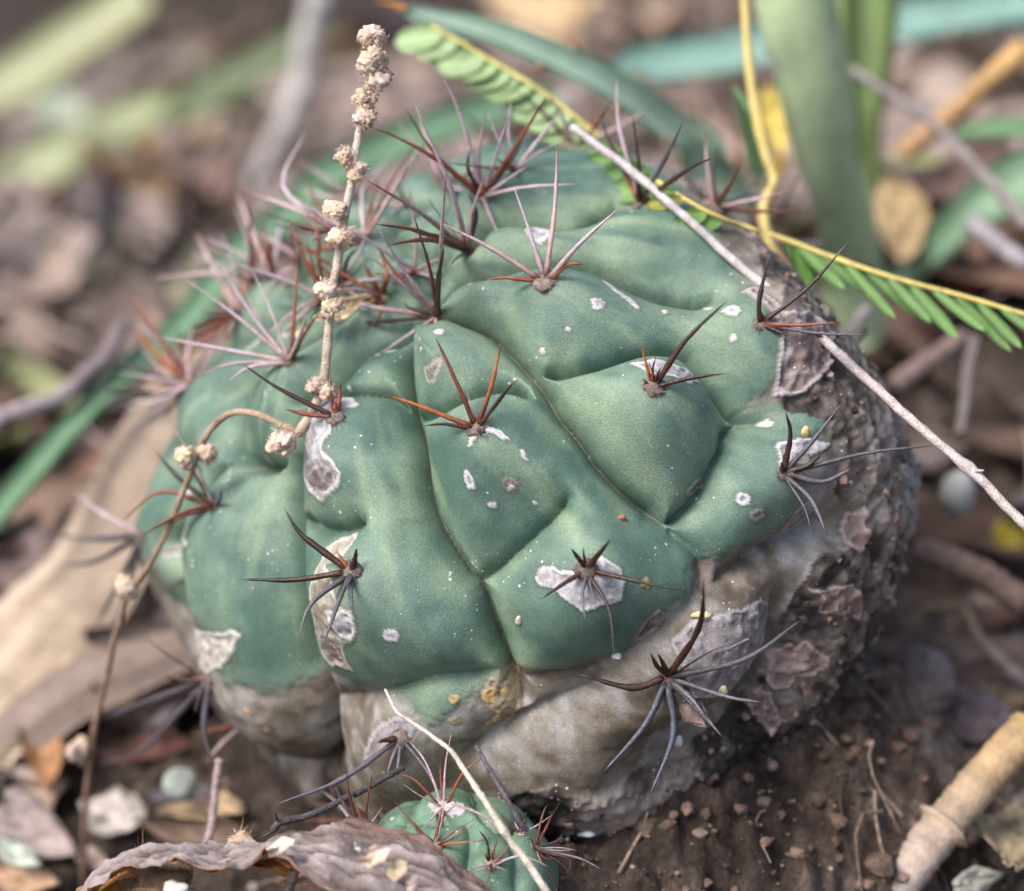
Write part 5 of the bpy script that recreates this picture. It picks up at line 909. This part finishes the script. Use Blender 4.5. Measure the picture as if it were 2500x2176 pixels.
on_body('pale_fleck', 'J 255,225', .13, (.62, .53, .3), 'cream fleck behind the tall dark spine of the lowest areole', 'fleck', (1.6, .6, .5))
on_body('pale_fleck', 'I 1960,950', .13, (.62, .7, .68), 'whitish green forked fleck below the lowest spines', 'fleck', (.6, .5, 1.2))
on_body('insect_husk', 'D 1050,1140', .12, (.7, .68, .66), 'white husk on the left spines above the dry stalk', 'crumb', (1, .8, .8))
on_body('pale_fleck', 'G 850,810', .12, (.6, .45, .2), 'orange-cream grain behind the right dark spines', 'fleck', (.7, .5, 1.2))
for at_, lb in [('J 360,1545', 'left one of two bluish white flecks on the soil under the cactus'), ('J 420,1560', 'right one of two bluish white flecks on the soil under the cactus')]:
    q_ = ghit(*T(at_)[0][:2], -.2); v, f = ICO1; tag(mesh('pale_fleck', q_ + v * np.array([.14, .08, .1]), f, 'stone', (.5, .52, .6)), lb, 'fleck')
# uncountable litter
PAL = [((.30, .22, .17), 4), ((.34, .23, .13), 1), ((.2, .16, .16), 5), ((.25, .19, .17), 4), ((.08, .05, .042), 5), ((.36, .31, .27), 1), ((.14, .095, .075), 5), ((.2, .12, .085), 2), ((.17, .145, .16), 4), ((.17, .19, .08), 2)]
pc_ = np.array([p[0] for p in PAL]) * 1.22; pw_ = np.array([p[1] for p in PAL], float); pw_ /= pw_.sum()
mb = MB(); cnt = 0
while cnt < 1900:
    x = rng.uniform(-60, 50); y = rng.uniform(-14, 105)
    if ((x - 1.5) / 9.3) ** 2 + ((y + 1.5) / 9.3) ** 2 < 1: continue
    bare = x > 3 and y < 3
    if bare and rng.random() < (.7 if x < 8.5 else .25): continue
    if abs(x) > 12 + (y + 42) * .3: continue
    L = rng.uniform(1.2, 2.4) if bare else rng.uniform(2.2, 6.5); g_, u_, v_ = leaf_grid(L, L * rng.uniform(.25, .6), rng.uniform(-.2, .5), rng.uniform(0, .5), .4, 7, 5, cnt + 1000)
    an = rng.random() * 2 * pi; nn = nrm([rng.normal() * .35, rng.normal() * .35, 1]); t = nrm(np.array([cos(an), sin(an), 0]) - nn * (nn @ np.array([cos(an), sin(an), 0]))); lat = np.cross(nn, t)
    c_ = np.array([x, y, gsurf(x, y) + rng.uniform(.1, .7)]); g_ = c_ + g_[..., :1] * t + g_[..., 1:2] * lat + g_[..., 2:] * nn
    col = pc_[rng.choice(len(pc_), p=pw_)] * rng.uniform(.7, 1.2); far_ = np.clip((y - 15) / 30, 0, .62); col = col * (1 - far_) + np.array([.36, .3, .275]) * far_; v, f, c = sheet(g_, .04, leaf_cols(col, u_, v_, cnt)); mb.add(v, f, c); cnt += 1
for i in range(220):
    x = rng.uniform(-35, 35); y = rng.uniform(-12, 60)
    if ((x - 1.5) / 9.5) ** 2 + ((y + 1.5) / 9.5) ** 2 < 1 or (x > 3 and y < 0): continue
    an = rng.random() * pi; L = rng.uniform(3, 10); d = np.array([cos(an), sin(an), rng.normal() * .1]) * L / 2; c_ = np.array([x, y, gsurf(x, y) + .4]); r = rng.uniform(.06, .2)
    mb.add(*tube(spl([c_ - d, c_ + rng.normal(size=3) * L * .05, c_ + d], 7), np.linspace(r, r * .5, 7), 6, np.ones((7, 3)) * np.array([.26, .21, .19]) * rng.uniform(.4, 1.6), .1))
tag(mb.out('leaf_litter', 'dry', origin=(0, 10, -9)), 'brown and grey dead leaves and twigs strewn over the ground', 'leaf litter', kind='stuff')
mb = MB(); v0, f0 = ICO1
for i in range(5200):
    if i < 2400:
        x = rng.normal(4.5, 6); y = rng.normal(-6.5, 4); z = gsurf(x, y)
    else: x = rng.uniform(-20, 24); y = rng.uniform(-14, 18); z = gsurf(x, y)
    r = .025 + .16 * rng.random() ** 6 + (.08 if rng.random() < .012 else 0); k = r * (.6 + .8 * rng.random((12, 1))) * np.array([1, 1, .8])
    col = np.array([(.1, .07, .055), (.18, .125, .1), (.06, .045, .04), (.2, .15, .125), (.16, .1, .08), (.26, .22, .2)][rng.choice(6, p=[.36, .27, .2, .06, .08, .03])]) * rng.uniform(.7, 1.3)
    mb.add(np.array([x, y, z + r * .3]) + v0 * k, f0, col)
for i in range(80):                                             # rootlets and straws in the bare soil
    x = rng.normal(6.5, 5); y = rng.normal(-5.5, 4); an = rng.random() * 2 * pi; L = rng.uniform(.5, 2.2)
    q = [np.array([x + cos(an) * L * k + rng.normal() * .22, y + sin(an) * L * k + rng.normal() * .22, 0]) for k in (0, .5, 1)]
    for w in q: w[2] = gsurf(w[0], w[1]) + .07 + rng.random() * .1
    mb.add(*tube(spl(q, 6), np.linspace(.035, .015, 6) * rng.uniform(.6, 1.5), 5, np.ones((6, 3)) * np.array([.2, .15, .12]) * rng.uniform(.3, 1.6), .1))
for i in range(50):
    x = rng.normal(8, 5); y = rng.normal(-4, 4); z = gsurf(x, y); r = rng.uniform(.12, .36); v2, f2 = ICO2
    mb.add(np.array([x, y, z]) + v2 * r * (.5 + fbm(v2 + i, 1.6, 3, i))[:, None] * np.array([1, 1, .55]), f2, np.array([(.10, .072, .058), (.15, .11, .09), (.06, .046, .04)][i % 3]) * (.5 + fbm(v2 + i, 3, 2, i))[:, None])
di = np.where((df > .8).ravel() & B.face)[0]
for i in rng.choice(di, 900):
    r = .02 + .11 * rng.random() ** 3; k = r * (.5 + .9 * rng.random((12, 1)))
    col = np.array([(.09, .07, .06), (.2, .15, .125), (.035, .03, .028), (.32, .26, .24), (.28, .18, .15)][rng.integers(5)]) * rng.uniform(.7, 1.3)
    mb.add(B.v.reshape(-1, 3)[i] + v0 * k, f0, col)
tag(mb.out('soil_crumbs', 'soil', origin=(0, 0, -9), smooth=False), 'crumbs of brown soil and grit round the cactus foot', 'soil crumbs', kind='stuff')
